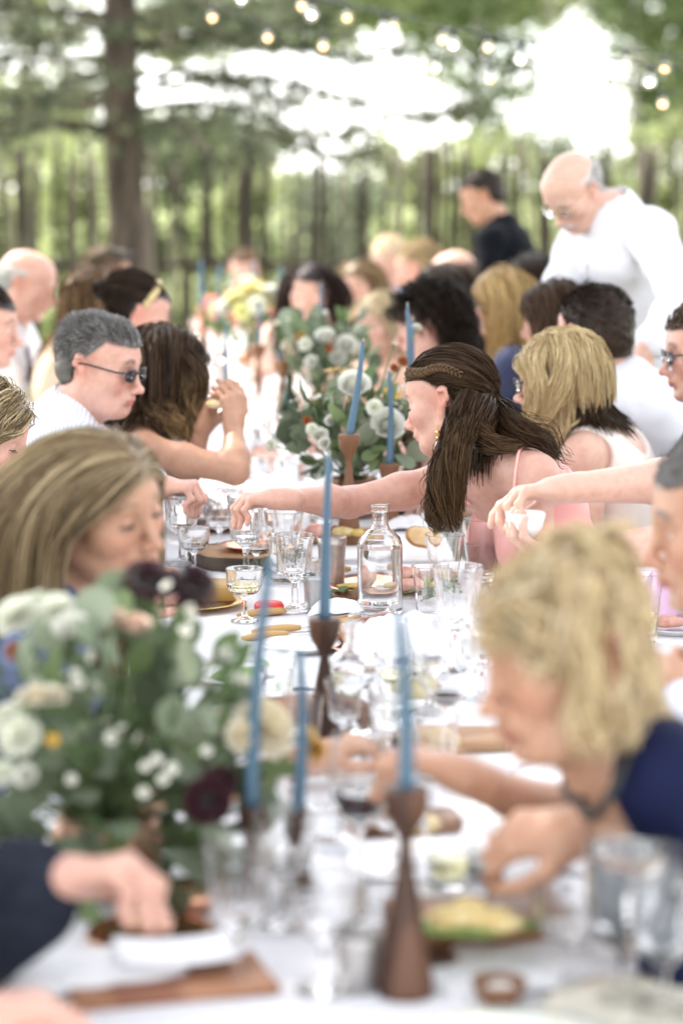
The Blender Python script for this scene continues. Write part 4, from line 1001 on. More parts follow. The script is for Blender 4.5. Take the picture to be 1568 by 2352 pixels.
# ------------------------------------------------------------------ bottles
def bottle(label, px, top, base, dia, m=M_GLASS, water=True, name='glass_bottle', prof=None):
    p = on(px, base, TZ + .001); s = FPX / np.linalg.norm(p - np.array((0, 0, CAMZ))); H = (base - top) / s / .985; R = dia / s / 2
    root = empty(name, p, 0, label, 'bottle')
    if prof == 'wine': o = [(0, .012), (.6, .0), (.96, .004), (1, .02), (1, .56), (.92, .64), (.55, .72), (.38, .78), (.36, .94), (.42, .945), (.42, .975), (.37, .98), (.37, 1)]
    else: o = [(0, .030), (.80, .008), (.93, .0), (1, .018), (1, .075), (.985, .09), (.985, .60), (.97, .645), (.88, .695), (.66, .742), (.44, .778), (.375, .81), (.35, .86), (.345, .925), (.40, .935), (.415, .945), (.415, .985), (.395, 1)]
    out = [(r * R, z * H) for r, z in o]; inn = [(max(0, r * R - .0032), z * H) for r, z in o if z > .09]; inn = [(0, .085 * H), (R * .82, .088 * H)] + inn
    mb = MB(); mb.lathe(dense(out + inn[::-1]), 56); mb.build('glass', m, root)
    if water:
        zt = .60 * H; q = [(0, .0862 * H), (R * .815, .0888 * H)] + [(r - .0007, z) for r, z in inn[2:] if z < zt] + [(R * .985 - .0039, zt), (0, zt)]
        mb = MB(); mb.lathe(dense(q), 48); mb.build('water', M_WATER, root)
    return root
bottle('clear round shouldered water bottle standing sharp in the middle of the table', 872, 1160, 1407, 105)
bottle('blurred clear water bottle in front of the sharp one, before the candle holder', 812, 1428, 1705, 118)
bottle('squat clear carafe of water behind the goblets on the far side of the reaching arm', 682, 1002, 1150, 88)
bottle('dark green wine bottle beside the middle flowers', 665, 860, 1015, 46, mat('green_glass', (.05, .12, .05), .03, trans=.8, ior=1.5), False, prof='wine')
# ------------------------------------------------------------------ candle holders and candles
def holder(px, cup, base, cupd, label, dark=True, kind=0):
    p = on(px, base, TZ + .001); s = FPX / np.linalg.norm(p - np.array((0, 0, CAMZ))); H = (base - cup) / s / .985; R = cupd / s / 2
    m = M_WALNUT if dark else M_MIDW
    ch = min(.042, H * .35)
    pr = [(0, 0), (R * 1.12, 0), (R * 1.18, .004), (R * 1.15, H * .08), (R * .86, H * .30), (R * .52, H * .52), (R * .30, max(H * .66, H - ch * 1.75)), (R * .27, H - ch * 1.38), (R * .50, H - ch * 1.12), (R * .88, H - ch * .72), (R * .97, H - ch * .40), (R * 1.0, H - .003), (R * .97, H), (R * .36, H), (R * .34, H - .012), (0, H - .012)]
    o = MB(); o.lathe(pr, 32); ob = o.build('candle_holder', m); ob.location = tuple(p); ob.rotation_euler = (0, 0, rnd.random() * 6)
    return tag(ob, label, 'candle holder', 'turned wooden candle holders along the table'), np.array(p) + (0, 0, H - .011)
def candle(b, px, py, d, r, label):
    t = at(px, py, d); b = np.asarray(b); root = empty('taper_candle', b, 0, label, 'candle', 'blue taper candles along the table'); v = t - b
    bend = np.array((rnd.gauss(0, .003), 0, 0)); P = catmull([0 * v, v * .35 + bend, v * .7 + bend, v], 12); rr = np.linspace(r, r * .52, 12); rr[-1] *= .75
    mb = MB(); mb.tube(P, rr, 16); mb.build('wax', M_CANDLE, root)
    mb = MB(); mb.tube([v * .99, v * 1.018 + (.0006, 0, 0), v * 1.036], .0009, 5); mb.build('wick', mat('wick', (.75, .73, .68), .9), root)
def dpt(p): return (np.asarray(p) - np.array((0, 0, CAMZ))) @ np.array((0, CT, -ST))
o, t = holder(930, 1812, 2283, 108, 'tall dark walnut candle holder nearest to the camera'); candle(t, 914, 1405, dpt(t), .0097, 'blue taper candle in the nearest walnut holder')
o, t = holder(745, 1421, 1709, 74, 'walnut candle holder in front of the clear bottle'); candle(t, 755, 1048, dpt(t) + .02, .0090, 'straight blue taper in the holder in front of the clear bottle')
o, t = holder(578, 1852, 2095, 62, 'walnut candle holder hidden behind the near goblet, left one of two'); candle(t, 622, 1285, dpt(t) + .06, .0094, 'leaning blue taper nearest to the big flower arrangement')
o, t = holder(682, 1862, 2075, 62, 'walnut candle holder hidden behind the near goblets, right one of two'); candle(t, 688, 1492, dpt(t) + .02, .0090, 'shorter blue taper between the leaning one and the red wine')
o, t = holder(801, 1000, 1250, 48, 'paler wooden candle holder just before the middle flowers', False); candle(t, 833, 785, dpt(t) + .05, .0098, 'blue taper tilted towards the braided woman')
o, t = holder(893, 1066, 1215, 46, 'short wooden candle holder behind the wine tumbler', False); candle(t, 893, 853, dpt(t) + .02, .0094, 'upright blue taper close to the face of the braided woman')
o, t = holder(938, 985, 1185, 46, 'dark conical wooden candle holder beside the chin of the braided woman'); candle(t, 935, 705, dpt(t), .0090, 'tall blue taper in front of the dark curly head')
o, t = holder(958, 980, 1150, 44, 'wooden candle holder behind the braided woman'); candle(t, 947, 735, dpt(t), .0085, 'blue taper just right of the tall one in front of the curly head')
o, t = holder(648, 830, 1010, 40, 'wooden candle holder beside the green wine bottle', False); candle(t, 650, 712, dpt(t), .0094, 'blue taper above the green wine bottle')
o, t = holder(730, 810, 965, 36, 'wooden candle holder behind the far white flowers', False); candle(t, 738, 653, dpt(t), .0096, 'blue taper in front of the dark haired woman facing the camera')
o, t = holder(522, 897, 1020, 38, 'wooden candle holder behind the raised fingers', False); candle(t, 520, 740, dpt(t), .0085, 'dark blue taper above the raised fingers')
o, t = holder(593, 795, 950, 36, 'wooden candle holder in the middle of the glittering glasses', False); candle(t, 594, 690, dpt(t), .0088, 'blue taper rising from the glittering glasses')
for i, (x0, y0, x1, y1, lb) in enumerate(((468, 700, 462, 600, 'leftmost'), (503, 745, 507, 610, 'second'), (580, 705, 581, 604, 'third'), (640, 712, 645, 614, 'rightmost'))):
    o, t = holder(x0, y0 if i else 712, 822, 30, lb + ' of the four far wooden candle holders by the yellow flowers', False); candle(t, x1, y1, dpt(t), .0155 if i else .014, lb + ' of the four far pale blue tapers before the fence')
# ------------------------------------------------------------------ plates, boards, food
def lay(px, py, z=TZ + .001): return on(px, py, z)
def plate(label, px, py, r, m=M_COPPER, name='copper_plate', cat='plate', z=TZ + .001, lift=0):
    mb = MB(); mb.lathe([(0, 0), (r * .66, 0), (r * .72, .002), (r * .80, .008), (r, .012), (r * 1.0, .0135), (r * .79, .0100), (r * .70, .0040), (0, .0035)], 48)
    o = mb.build(name, m); o.location = tuple(lay(px, py, z)); o.location.z += lift; return tag(o, label, cat)
def board(label, px, py, L, W, rz, m=M_PALEW, h=.018, name='wooden_board', z=TZ + .001):
    mb = MB(); mb.box((0, 0, h / 2), (L, W, h), bev=.003); o = mb.build(name, m); o.location = tuple(lay(px, py, z)); o.rotation_euler = (0, 0, rz); return tag(o, label, 'board', 'wooden boards set at the places')
def food(name, px, py, m, label, prof=None, size=(.03, .02, .015), z=TZ + .03, rz=0, cat='food', lump=.12, n=1):
    V, F = uvs(1, 18, 12); V = V * np.asarray(size) * (1 + lump * wob(V, 3.1, px * .1))[:, None]; o = link(name, mesh_np(name, V, F), m)
    o.location = tuple(lay(px, py, z)); o.rotation_euler = (0, 0, rz); return tag(o, label, cat)
def uvs(r, seg, ring): return uvsphere(r, seg, ring)
plate('round copper plate behind the sharp clear bottle', 878, 1352, .125)
board('pale wooden board on the copper plate beside the clear bottle', 968, 1343, .13, .11, .1, z=TZ + .015)
M_MEAT = mat('cured_meat', (.52, .23, .18), .45, (.66, .38, .30), 40); M_SAUS = mat('sausage', (.19, .05, .025), .3, (.30, .10, .05), 30); M_EGG = mat('egg_salad', (.50, .36, .13), .5, (.62, .50, .26), 60)
M_OLIVE = mat('olive', (.26, .27, .05), .25); M_GREENF = mat('salad_leaf', (.10, .20, .04), .5, (.18, .30, .08), 40); M_BREAD = mat('bread', (.66, .46, .22), .8, (.78, .62, .40), 30, bump=2, bscale=200)
M_CRUST = mat('bread_crust', (.36, .17, .06), .7, (.50, .27, .10), 30); M_PASTE = mat('mustard', (.50, .33, .06), .4, (.58, .42, .14), 60)
food('ham_slice', 930, 1322, M_MEAT, 'folded pink ham slice on the pale board', size=(.026, .020, .020), z=TZ + .045); food('ham_slice', 936, 1342, M_MEAT, 'flat ham slice at the front edge of the pale board', size=(.030, .018, .012), z=TZ + .042)
food('date', 958, 1328, M_SAUS, 'dark brown date on the pale board', size=(.016, .012, .009), z=TZ + .046); food('date', 952, 1338, M_SAUS, 'smaller brown date before the ham', size=(.013, .008, .006), z=TZ + .044)
food('olive', 979, 1338, M_OLIVE, 'green olive on the pale board', size=(.0095, .0095, .011), z=TZ + .044); food('pepper_piece', 992, 1342, M_PASTE, 'yellow pepper piece beside the olive', size=(.011, .006, .005), z=TZ + .040)
food('mustard_dollop', 815, 1345, M_PASTE, 'mustard dollop on the copper plate', size=(.038, .016, .006), z=TZ + .009)
board('wooden board behind the sharp bottle under a heap of food', 785, 1238, .20, .12, .15, z=TZ + .006)
for px, py, m, sz, lb in ((728, 1222, M_MEAT, (.03, .02, .02), 'pink ham fold at the left end of the far board'), (790, 1222, M_EGG, (.030, .022, .012), 'egg salad heap in the middle of the far board'), (822, 1224, M_PASTE, (.018, .013, .009), 'yellow relish at the right end of the far board'), (770, 1218, M_SAUS, (.016, .012, .012), 'dark olive on the far board')):
    food('food_heap', px, py, m, lb, size=sz, z=TZ + .034)
plate('copper plate near the left forearm behind the goblets', 500, 1210, .115); board('narrow wooden board on the left copper plate', 480, 1205, .17, .09, -.4, M_MIDW, z=TZ + .014)
food('salami', 478, 1160, M_SAUS, 'dark red salami beside the half full tumbler', size=(.032, .022, .018), z=TZ + .045)
plate('gold rimmed plate under the chin of the woman looking down', 420, 1390, .13, mat('brass', (.62, .43, .16), .3, metal=1), 'brass_plate'); 
board('thick butter coloured board behind the burgundy flowers', 450, 1372, .15, .11, .05, mat('yellow_wood', (.50, .33, .11), .5, (.42, .26, .08), 8, stretch=(.2, 1, 1)), .03, z=TZ + .015)
def bark_slice():
    root = empty('bark_edged_slice', lay(572, 1292), 0, 'round slice of tree trunk with rough bark edge behind the second goblet', 'board'); r = .135
    mb = MB(); mod = lambda z, th: 1 + .03 * np.sin(5 * th) + .02 * np.sin(11 * th + 1); mb.lathe([(0, .028), (r * .955, .028), (r * .955, .002), (0, .002)], 48, mod=mod); mb.build('wood', M_PALEW, root)
    mb = MB(); mod2 = lambda z, th: (1 + .03 * np.sin(5 * th) + .02 * np.sin(11 * th + 1)) * (1 + .012 * np.sin(31 * th + 90 * z)); mb.lathe([(r * .957, 0), (r, .002), (r * 1.01, .016), (r * .99, .0285), (r * .957, .0295)], 96, mod=mod2); mb.build('bark', M_BARK, root)
bark_slice()
plate('small copper dish on the trunk slice', 575, 1262, .07, z=TZ + .031)
for px, py, L, rz, lb in ((655, 1408, .20, .45, 'bamboo handled knife beside the red wax cheese'), (690, 1447, .19, .38, 'bamboo handled knife closest to the candle holder'), (662, 1462, .18, .40, 'bamboo handled fork lying along the nearer knife'), (805, 1312, .18, .1, 'bamboo handled knife between the ribbed cup and the bottle')):
    root = empty('table_knife' if 'knife' in lb else 'table_fork', lay(px, py, TZ + .004), rz, lb, 'cutlery', 'bamboo handled cutlery')
    mb = MB(); mb.tube(catmull([(-L * .52, 0, .004), (-L * .25, 0, .006), (0, 0, .005)], 8), [.003, .0065, .0075, .008, .008, .0075, .007, .005], 8); mb.build('handle', M_BAMBOO, root)
    mb = MB(); mb.box((L * .27, 0, .004), (L * .54, .016 if 'knife' in lb else .007, .0016), bev=.0007); mb.build('blade', M_STEEL, root)
for j, (px, lb) in enumerate(((812, 'steel dinner fork with its tines just before the clear bottle'), (842, 'second steel fork beside the first before the clear bottle'))):
    root = empty('dinner_fork', lay(px, 1416, TZ + .004), 1.0, lb, 'cutlery', 'steel forks')
    for q in range(4): mb = MB(); mb.tube([(-.005, (q - 1.5) * .0055, .004), (.045, (q - 1.5) * .0055, .007)], .0013, 5); mb.build('tine', M_STEEL, root)
    mb = MB(); mb.box((-.015, 0, .004), (.022, .022, .002), bev=.0008); mb.build('head', M_STEEL, root); mb = MB(); mb.tube([(-.025, 0, .004), (-.12, 0, .006)], [.004, .006], 8); mb.build('handle', M_BAMBOO, root)
root = empty('wax_cheese', lay(618, 1408), 0, 'little red wax cheese in front of the pale coupe', 'cheese'); mb = MB(); mb.lathe([(0, 0), (.024, 0), (.029, .004), (.030, .016), (.026, .022), (0, .023)], 24); mb.build('wax', mat('red_wax', (.62, .035, .02), .3), root)
def cup(label, px, rim, base, dia, col, name='ribbed_cup'):
    p = on(px, base, TZ + .001); s = FPX / np.linalg.norm(p - np.array((0, 0, CAMZ))); H = (base - rim) / s; R = dia / s / 2
    mod = lambda z, th: 1 + .018 * np.sin(14 * th) * (.1 * H < z < .8 * H)
    mb = MB(); mb.lathe([(0, 0), (R * .78, 0), (R * .82, .004), (R * .84, H * .5), (R * .93, H * .85), (R, H), (R * .97, H), (R * .90, H * .85), (R * .8, H * .5), (R * .76, .008), (0, .008)], 56, mod=mod)
    o = mb.build(name, mat('mercury_glass' + label[:6], col, .28, tuple(c * .7 for c in col), 25, metal=.55)); o.location = tuple(p); tag(o, label, 'cup', 'votive cups')
cup('beige ribbed metal cup between the middle candle and the clear bottle', 762, 1232, 1345, 70, (.50, .44, .40)); cup('grey ribbed cup behind the foot of the empty goblet', 724, 1318, 1402, 60, (.42, .43, .43)); cup('grey blurred cup between the near coupe and the nearest candle holder', 822, 2140, 2270, 110, (.48, .46, .44))
cup('pale metal cup far down the table behind the raised fingers', 495, 830, 905, 52, (.55, .52, .50))
def bowl(label, px, py, r, h, m, inner=None, z=TZ + .001, name='wooden_bowl', pos=None):
    p = lay(px, py, z) if pos is None else pos; root = empty(name, p, 0, label, 'bowl'); mb = MB(); mb.lathe([(0, 0), (r * .55, 0), (r * .85, h * .4), (r, h), (r * .93, h), (r * .76, h * .45), (r * .4, h * .2), (0, h * .18)], 36); mb.build('bowl', m, root)
    if inner: V, F = uvs(1, 16, 10); V = V * np.array((r * .72, r * .72, h * .3)) * (1 + .15 * wob(V, 4))[:, None] + np.array((0, 0, h * .55)); link('filling', mesh_np('filling', V, F), inner, root)
    return root
bowl('little brown wooden bowl left of the clear bottle', 802, 1388, .036, .022, M_MIDW)
bowl('small wooden salt bowl nearest to the camera', 1145, 2305, .029, .026, M_MIDW, mat('salt', (.8, .78, .74), .8, bump=2, bscale=400))
bowl('copper dish of food beside the hand in the dark sleeve', 440, 2085, .045, .025, M_COPPER, M_BREAD)
plate('copper plate under the board with sausage', 860, 1490, .10); board('pale board with sausage near the crumpled napkin', 855, 1462, .12, .09, .05, z=TZ + .015)
for px, py, rz, lb in ((853, 1436, .2, 'grilled sausage lying across the small pale board'), (880, 1428, .7, 'second grilled sausage behind the first on the small board')):
    mb = MB(); mb.tube(catmull([(-.035, 0, 0), (0, .004, .002), (.035, 0, 0)], 8), [.006, .012, .0135, .014, .014, .0135, .012, .006], 14); o = mb.build('sausage', M_SAUS); o.location = tuple(lay(px, py, TZ + .047)); o.rotation_euler = (0, 0, rz); tag(o, lb, 'sausage')
food('egg_half', 840, 1440, M_PASTE, 'yellow egg half beside the sausage', size=(.014, .012, .01), z=TZ + .040)
for q, (z, sx) in enumerate(((0, .075), (.030, .06))):
    mb = MB(); mb.box((0, 0, .014), (sx, .055, .028), bev=.003); o = mb.build('butter_block', mat('butter_wood' + str(q), ((.42, .32, .13), (.55, .48, .25))[q], .5, ((.34, .24, .09), (.62, .55, .32))[q], 20)); o.location = tuple(lay(945, 1600, TZ + .001 + z)); o.rotation_euler = (0, 0, .2)
    tag(o, ('brownish cheese block under the paler one behind the nearest candle', 'pale cheese block on top of the brownish one')[q], 'cheese')
board('long wooden board with filled rolls right of the nearest candle holder', 1095, 2150, .20, .13, .12, M_MIDW, .03); board('thin reddish board under the long board of filled rolls', 1110, 2185, .25, .15, .10, M_WALNUT, .010, z=TZ + .0005)
food('roll_half', 1085, 2118, M_BREAD, 'lower half of the filled roll on the long board', size=(.062, .036, .014), z=TZ + .044, lump=.1)
food('salad_leaf', 1090, 2122, M_GREENF, 'green salad leaf hanging out of the filled roll', size=(.058, .036, .005), z=TZ + .056, lump=.45)
for px, py, sz, lb in ((1040, 2110, (.026, .020, .014), 'yellow egg piece at the left end of the filled roll'), (1080, 2104, (.030, .020, .017), 'yellow egg piece in the middle of the filled roll'), (1125, 2112, (.026, .020, .013), 'yellow egg piece right of the middle on the filled roll'), (1160, 2120, (.020, .016, .010), 'small yellow egg piece at the right end of the filled roll')):
    food('egg_piece', px, py, M_EGG, lb, size=sz, z=TZ + .066, lump=.25)
board('long copper brown board under the white card by the dark sleeve', 385, 2265, .22, .12, .28, mat('red_wood', (.24, .09, .045), .4, (.36, .17, .09), 5, wave=True, stretch=(.3, 1.5, 1)), .012)
plate('copper plate catching light behind the white card', 350, 2165, .075)
food('cheese_cube', 330, 2112, M_EGG, 'yellow cheese piece before the hand in the dark sleeve', size=(.02, .016, .01), z=TZ + .02)
board('pale wooden board under the fingertips of the woman in navy', 1035, 1712, .17, .11, .1)
food('bread_roll', 1010, 1700, M_BREAD, 'brown bread roll on the pale board by the fingertips', size=(.032, .025, .018), z=TZ + .034)
plate('white saucer half hidden behind the middle walnut candle holder', 690, 1492, .075, M_CERAM, 'white_plate')
plate('white plate under the blurred water goblet by the leaning taper', 560, 1560, .10, M_CERAM, 'white_plate'); food('salad_heap', 560, 1550, M_GREENF, 'small green salad on the white plate by the leaning taper', size=(.045, .035, .014), z=TZ + .016, lump=.4)
board('narrow dark board behind the tumbler of pale wine', 930, 1905, .15, .07, .2, M_MIDW); food('cheese_wedge', 960, 1895, M_EGG, 'pale cheese wedge on the narrow dark board', size=(.026, .016, .012), z=TZ + .028)
plate('white plate at the right hand side before the hands of the woman in navy', 1330, 1800, .10, M_CERAM, 'white_plate')
for px, py, lb in ((905, 1700, 'steel knife beside the bread roll'), (640, 1640, 'steel knife by the white salad plate'), (1235, 2120, 'steel knife under the hands of the woman in navy')):
    root = empty('table_knife', lay(px, py, TZ + .004), rnd.uniform(.9, 1.5), lb, 'cutlery', 'steel knives')
    mb = MB(); mb.tube([(-.10, 0, .004), (-.02, 0, .005)], [.006, .007], 8); mb.build('handle', M_BAMBOO, root); mb = MB(); mb.box((.045, 0, .004), (.13, .016, .0018), bev=.0007); mb.build('blade', M_STEEL, root)
# papers with faint printed lines
def paper(label, px, py, L, W, rz, z=TZ + .001, tilt=0, lines=True, curl=.01, name='menu_card'):
    root = empty(name, lay(px, py, z), rz, label, 'paper'); n = 10; V = []
    for j in range(n):
        for i in range(n): x, y = (i / (n - 1) - .5) * L, (j / (n - 1) - .5) * W; V.append((x, y, .0015 + curl * (2 * x / L) ** 2 * .6 + curl * max(0, y / W) ** 2))
    F = [(j * n + i, j * n + i + 1, (j + 1) * n + i + 1, (j + 1) * n + i) for j in range(n - 1) for i in range(n - 1)]
    o = link('sheet', mesh_np('sheet', V, F), mat('paper', (.82, .82, .85), .8), root); sm = o.modifiers.new('thick', 'SOLIDIFY'); sm.thickness = .0006
    if lines:
        mb = MB()
        for q in range(6):
            y = W * (.32 - .11 * q); w_ = L * (.36, .5, .45, .52, .4, .3)[q]; xs = np.linspace(-w_ / 2, w_ / 2, 12)
            V = [(x, y + o_, .0024 + curl * (2 * x / L) ** 2 * .6 + curl * max(0, (y + .004) / W) ** 2 + .0008) for x in xs for o_ in (-.0011, .0011)]
            mb.add(V, [(2 * i, 2 * i + 2, 2 * i + 3, 2 * i + 1) for i in range(11)])
        mb.build('print', mat('ink', (.33, .34, .45), .8), root)
    root.rotation_euler = (tilt, 0, rz)
paper('large white menu sheet behind the nearest candle holder', 985, 1985, .21, .15, .05)
paper('second white sheet partly under the menu, left of the nearest holder', 790, 1975, .14, .13, -.1)
paper('white card on the copper brown board by the dark sleeve', 405, 2190, .13, .085, .18, z=TZ + .03, lines=False, name='white_card')
paper('white place card behind the second goblet', 480, 1255, .12, .08, -.3, lines=False, name='white_card')
# crumpled napkins
def napkin(label, px, py, sx, sy, h, seed, rz=0, z=TZ + .001, m=None):
    g = np.random.default_rng(seed); n = 44; X, Y = np.meshgrid(np.linspace(-1, 1, n), np.linspace(-1, 1, n)); R2 = np.clip(1 - (X ** 4 + Y ** 4) * .55, 0, 1); Z = np.zeros_like(X)
    for q in range(7):
        a = g.random() * 6.28; f = g.uniform(2, 5.5); Z += np.abs(np.sin(f * (X * math.cos(a) + Y * math.sin(a)) + 1.2 * np.sin(2 * X * g.normal() + 2 * Y * g.normal()) + g.random() * 6)) * g.uniform(.4, 1) / f * 2.2
    Z = h * (R2 ** 1.5) * (.35 + .65 * Z / Z.max()) + .002; V = np.stack([X * sx * (1 + .06 * np.sin(4 * Y + seed)), Y * sy * (1 + .07 * np.sin(4 * X + 1)), Z], -1).reshape(-1, 3)
    F = np.array([(j * n + i, j * n + i + 1, (j + 1) * n + i + 1, (j + 1) * n + i) for j in range(n - 1) for i in range(n - 1)]); o = link('napkin', mesh_np('napkin', V, F), m or M_LINEN); sm = o.modifiers.new('thick', 'SOLIDIFY'); sm.thickness = .0018
    o.location = tuple(lay(px, py, z)); o.rotation_euler = (0, 0, rz); return tag(o, label, 'napkin', 'white linen napkins')
napkin('big crumpled white napkin between the sausage board and the blurred goblet', 925, 1530, .085, .12, .105, 2, .3)
napkin('low grey white napkin left of the clear bottle', 775, 1408, .055, .045, .030, 5); napkin('flat crumpled napkin in front of the sausage board', 870, 1610, .09, .09, .02, 6)
napkin('rumpled napkin behind the clear bottle near the pink dress', 940, 1215, .07, .06, .035, 8); napkin('spread napkin at the bottom right before the big water glass', 1300, 2215, .16, .09, .015, 9, .2)
napkin('napkin bunched beside the dark sleeve at the lower left', 215, 2250, .10, .06, .03, 10, .3); napkin('white napkin hanging from the plate under the clasped hands', 1150, 2010, .045, .09, .05, 12, .5)
napkin('folded white napkin at the left behind the flowers', 640, 1560, .07, .09, .02, 13)
root = empty('bread_slice', lay(968, 1268, TZ + .008), .3, 'oval slice of bread at the table edge beside the pink dress', 'bread')
mb = MB(); mb.lathe([(0, 0), (.030, 0), (.0325, .002), (.0325, .012), (.030, .014), (0, .014)], 28, mod=lambda z, th: 1 + .25 * np.cos(2 * th)); mb.build('crumb', M_BREAD, root); mb = MB(); mb.lathe([(.0328, .001), (.0345, .004), (.0345, .011), (.0328, .0135)], 28, mod=lambda z, th: 1 + .25 * np.cos(2 * th)); mb.build('crust', M_CRUST, root)
root.rotation_euler = (.9, .2, .3); root.location.z += .03
plate('white plate with a folded pink slice at the right edge of the table', 1545, 1450, .075, M_CERAM, 'white_plate'); food('ham_slice', 1535, 1428, M_MEAT, 'pink ham slice on the white plate at the right edge', size=(.035, .022, .012), z=TZ + .022)
plate('cream plate at the very bottom right corner', 1490, 2345, .11, mat('cream_ceramic', (.74, .70, .58), .2, coat=.4), 'cream_plate'); plate('pale plate below the salt bowl at the bottom edge', 1190, 2420, .10, mat('green_ceramic', (.66, .70, .64), .2, coat=.3), 'pale_plate')
# ------------------------------------------------------------------ flowers
M_PETAL = mat('petals', (1, 1, 1), .6, attr=True, transl=.25, spec=.3, sheen=.2)
M_FLEAF = mat('eucalyptus', (1, 1, 1), .55, attr=True, transl=.12, spec=.35)
M_STEM = mat('stem', (.12, .17, .07), .6)
def rot_to(d, spin=0.):
    d = nrm(d); u, v = frame_of(d); c, s_ = math.cos(spin), math.sin(spin); return np.stack([u * c + v * s_, v * c - u * s_, d], 1)
def leaf_mesh(kind, col):
    mb = MB()
    if kind == 'round': W = [(0, 0), (.30, .12), (.46, .38), (.47, .62), (.34, .86), (.12, .99), (0, 1.0)]
    elif kind == 'long': W = [(0, 0), (.10, .12), (.16, .35), (.16, .6), (.09, .85), (.0, 1)]
    else: W = [(0, 0), (.16, .10), (.27, .32), (.26, .58), (.14, .84), (0, 1)]
    n = len(W); V = [(0, y, .10 * math.sin(y * 2.6)) for w_, y in W] + [(w_, y, .10 * math.sin(y * 2.6) + .16 * w_) for w_, y in W] + [(-w_, y, .10 * math.sin(y * 2.6) + .16 * w_) for w_, y in W]
    F = []
    for i in range(n - 1): F += [(i, n + i, n + i + 1, i + 1), (i, i + 1, 2 * n + i + 1, 2 * n + i)]
    mb.add(V, F, col); return mb.mesh('leaf', col=True, mats=[M_FLEAF])
def flower_mesh(kind, col, col2=None, seed=0):
    """unit radius flower looking up +z"""
    g = np.random.default_rng(seed); mb = MB(); col = np.array(col); col2 = np.array(col2 if col2 is not None else col)
    n = dict(dahlia=90, rose=34, mum=130, daisy=14, ranunculus=46)[kind]
    for i in range(n):
        t = (i + .5) / n; ph = i * 2.39996
        if kind in ('dahlia', 'mum'): el = (1 - t) * 1.35 - .25 if kind == 'dahlia' else (1 - t) * 1.7 - .5; L = .95 * (.55 + .45 * t ** .5); wd = .19 if kind == 'dahlia' else .10; cup = .35; r0 = .12
        elif kind == 'daisy': el = .15; L = .95; wd = .22; cup = .1; r0 = .1
        else: el = 1.45 - 1.25 * t; L = .55 + .45 * t; wd = .30 + .25 * t; cup = .9; r0 = .05 + .1 * t
        el += g.normal(0, .07); d = np.array((math.cos(ph) * math.cos(el), math.sin(ph) * math.cos(el), math.sin(el))); sd = np.array((-math.sin(ph), math.cos(ph), 0)); up = np.cross(d, sd) * -1
        if kind in ('rose', 'ranunculus'):
            rr = .10 + .62 * t; c = np.array((math.cos(ph), math.sin(ph), 0)); zb = -.35 + .15 * (1 - t); V = []
            for j, h_ in enumerate((0, .35, .75, 1.0)):
                bulge = rr * (.55 + .75 * math.sin(h_ * 1.9) * (.8 + .2 * t)) + (.16 * t if h_ == 1 else 0)
                for q in (-1, -.5, 0, .5, 1): a = ph + q * (.95 - .35 * t) * (1 - .15 * (h_ == 1) * abs(q)); V.append((math.cos(a) * bulge, math.sin(a) * bulge, zb + h_ * (.95 - .45 * t) - .08 * (h_ == 1) * q * q))
            F = [(j * 5 + q, j * 5 + q + 1, j * 5 + q + 6, j * 5 + q + 5) for j in range(3) for q in range(4)]
        else:
            V = []
            for j, (l, w_) in enumerate(((r0, .25), (.35, .8), (.7, 1.), (.92, .65), (1., .12))):
                p = d * l * L; cu = up * (cup * wd * (1 if j < 4 else .6))
                V += [p - sd * w_ * wd + cu * w_, p, p + sd * w_ * wd + cu * w_]
            F = [(j * 3 + q, j * 3 + q + 1, j * 3 + q + 4, j * 3 + q + 3) for j in range(4) for q in (0, 1)]
        mb.add(V, F, np.clip((col * (1 - t) + col2 * t) * g.uniform(.9, 1.1), 0, 1))
    if kind == 'daisy': V, F = uvsphere(.24, 10, 6); mb.addm(F, V * np.array((1, 1, .6)) + (0, 0, .05), (.45, .30, .03))
    return mb.mesh('flower', col=True, mats=[M_PETAL])
WHITE = (.80, .80, .70); CREAM = (.78, .73, .60); BLUSH = (.70, .52, .42); BURG = (.028, .004, .009); RUST = (.36, .09, .02); MUST = (.58, .33, .05)
FM = dict(white=[flower_mesh('dahlia', (.82, .83, .70), WHITE, 1), flower_mesh('ranunculus', WHITE, (.82, .82, .76), 2), flower_mesh('mum', (.80, .82, .66), (.82, .82, .76), 3)], cream=[flower_mesh('dahlia', (.78, .68, .46), CREAM, 4), flower_mesh('rose', CREAM, (.80, .75, .62), 5)],
          blush=[flower_mesh('ranunculus', BLUSH, (.76, .62, .52), 6)], burg=[flower_mesh('dahlia', BURG, (.046, .007, .014), 7), flower_mesh('mum', BURG, (.055, .009, .018), 8)], rust=[flower_mesh('mum', RUST, (.42, .14, .04), 9)], must=[flower_mesh('daisy', MUST, (.62, .40, .08), 10), flower_mesh('mum', MUST, (.66, .42, .10), 12)],
          small=[flower_mesh('daisy', (.78, .78, .68), (.8, .8, .72), 11)], yel=[flower_mesh('ranunculus', (.80, .74, .34), (.82, .80, .50), 13), flower_mesh('mum', (.74, .76, .34), (.80, .80, .46), 14)])
LM = [[leaf_mesh('round', c) for c in ((.205, .25, .165), (.165, .205, .13), (.28, .325, .225), (.105, .135, .08))], [leaf_mesh('oval', c) for c in ((.075, .115, .045), (.11, .16, .06), (.17, .225, .10))], [leaf_mesh('long', c) for c in ((.12, .19, .075), (.19, .26, .11), (.07, .12, .05))]]
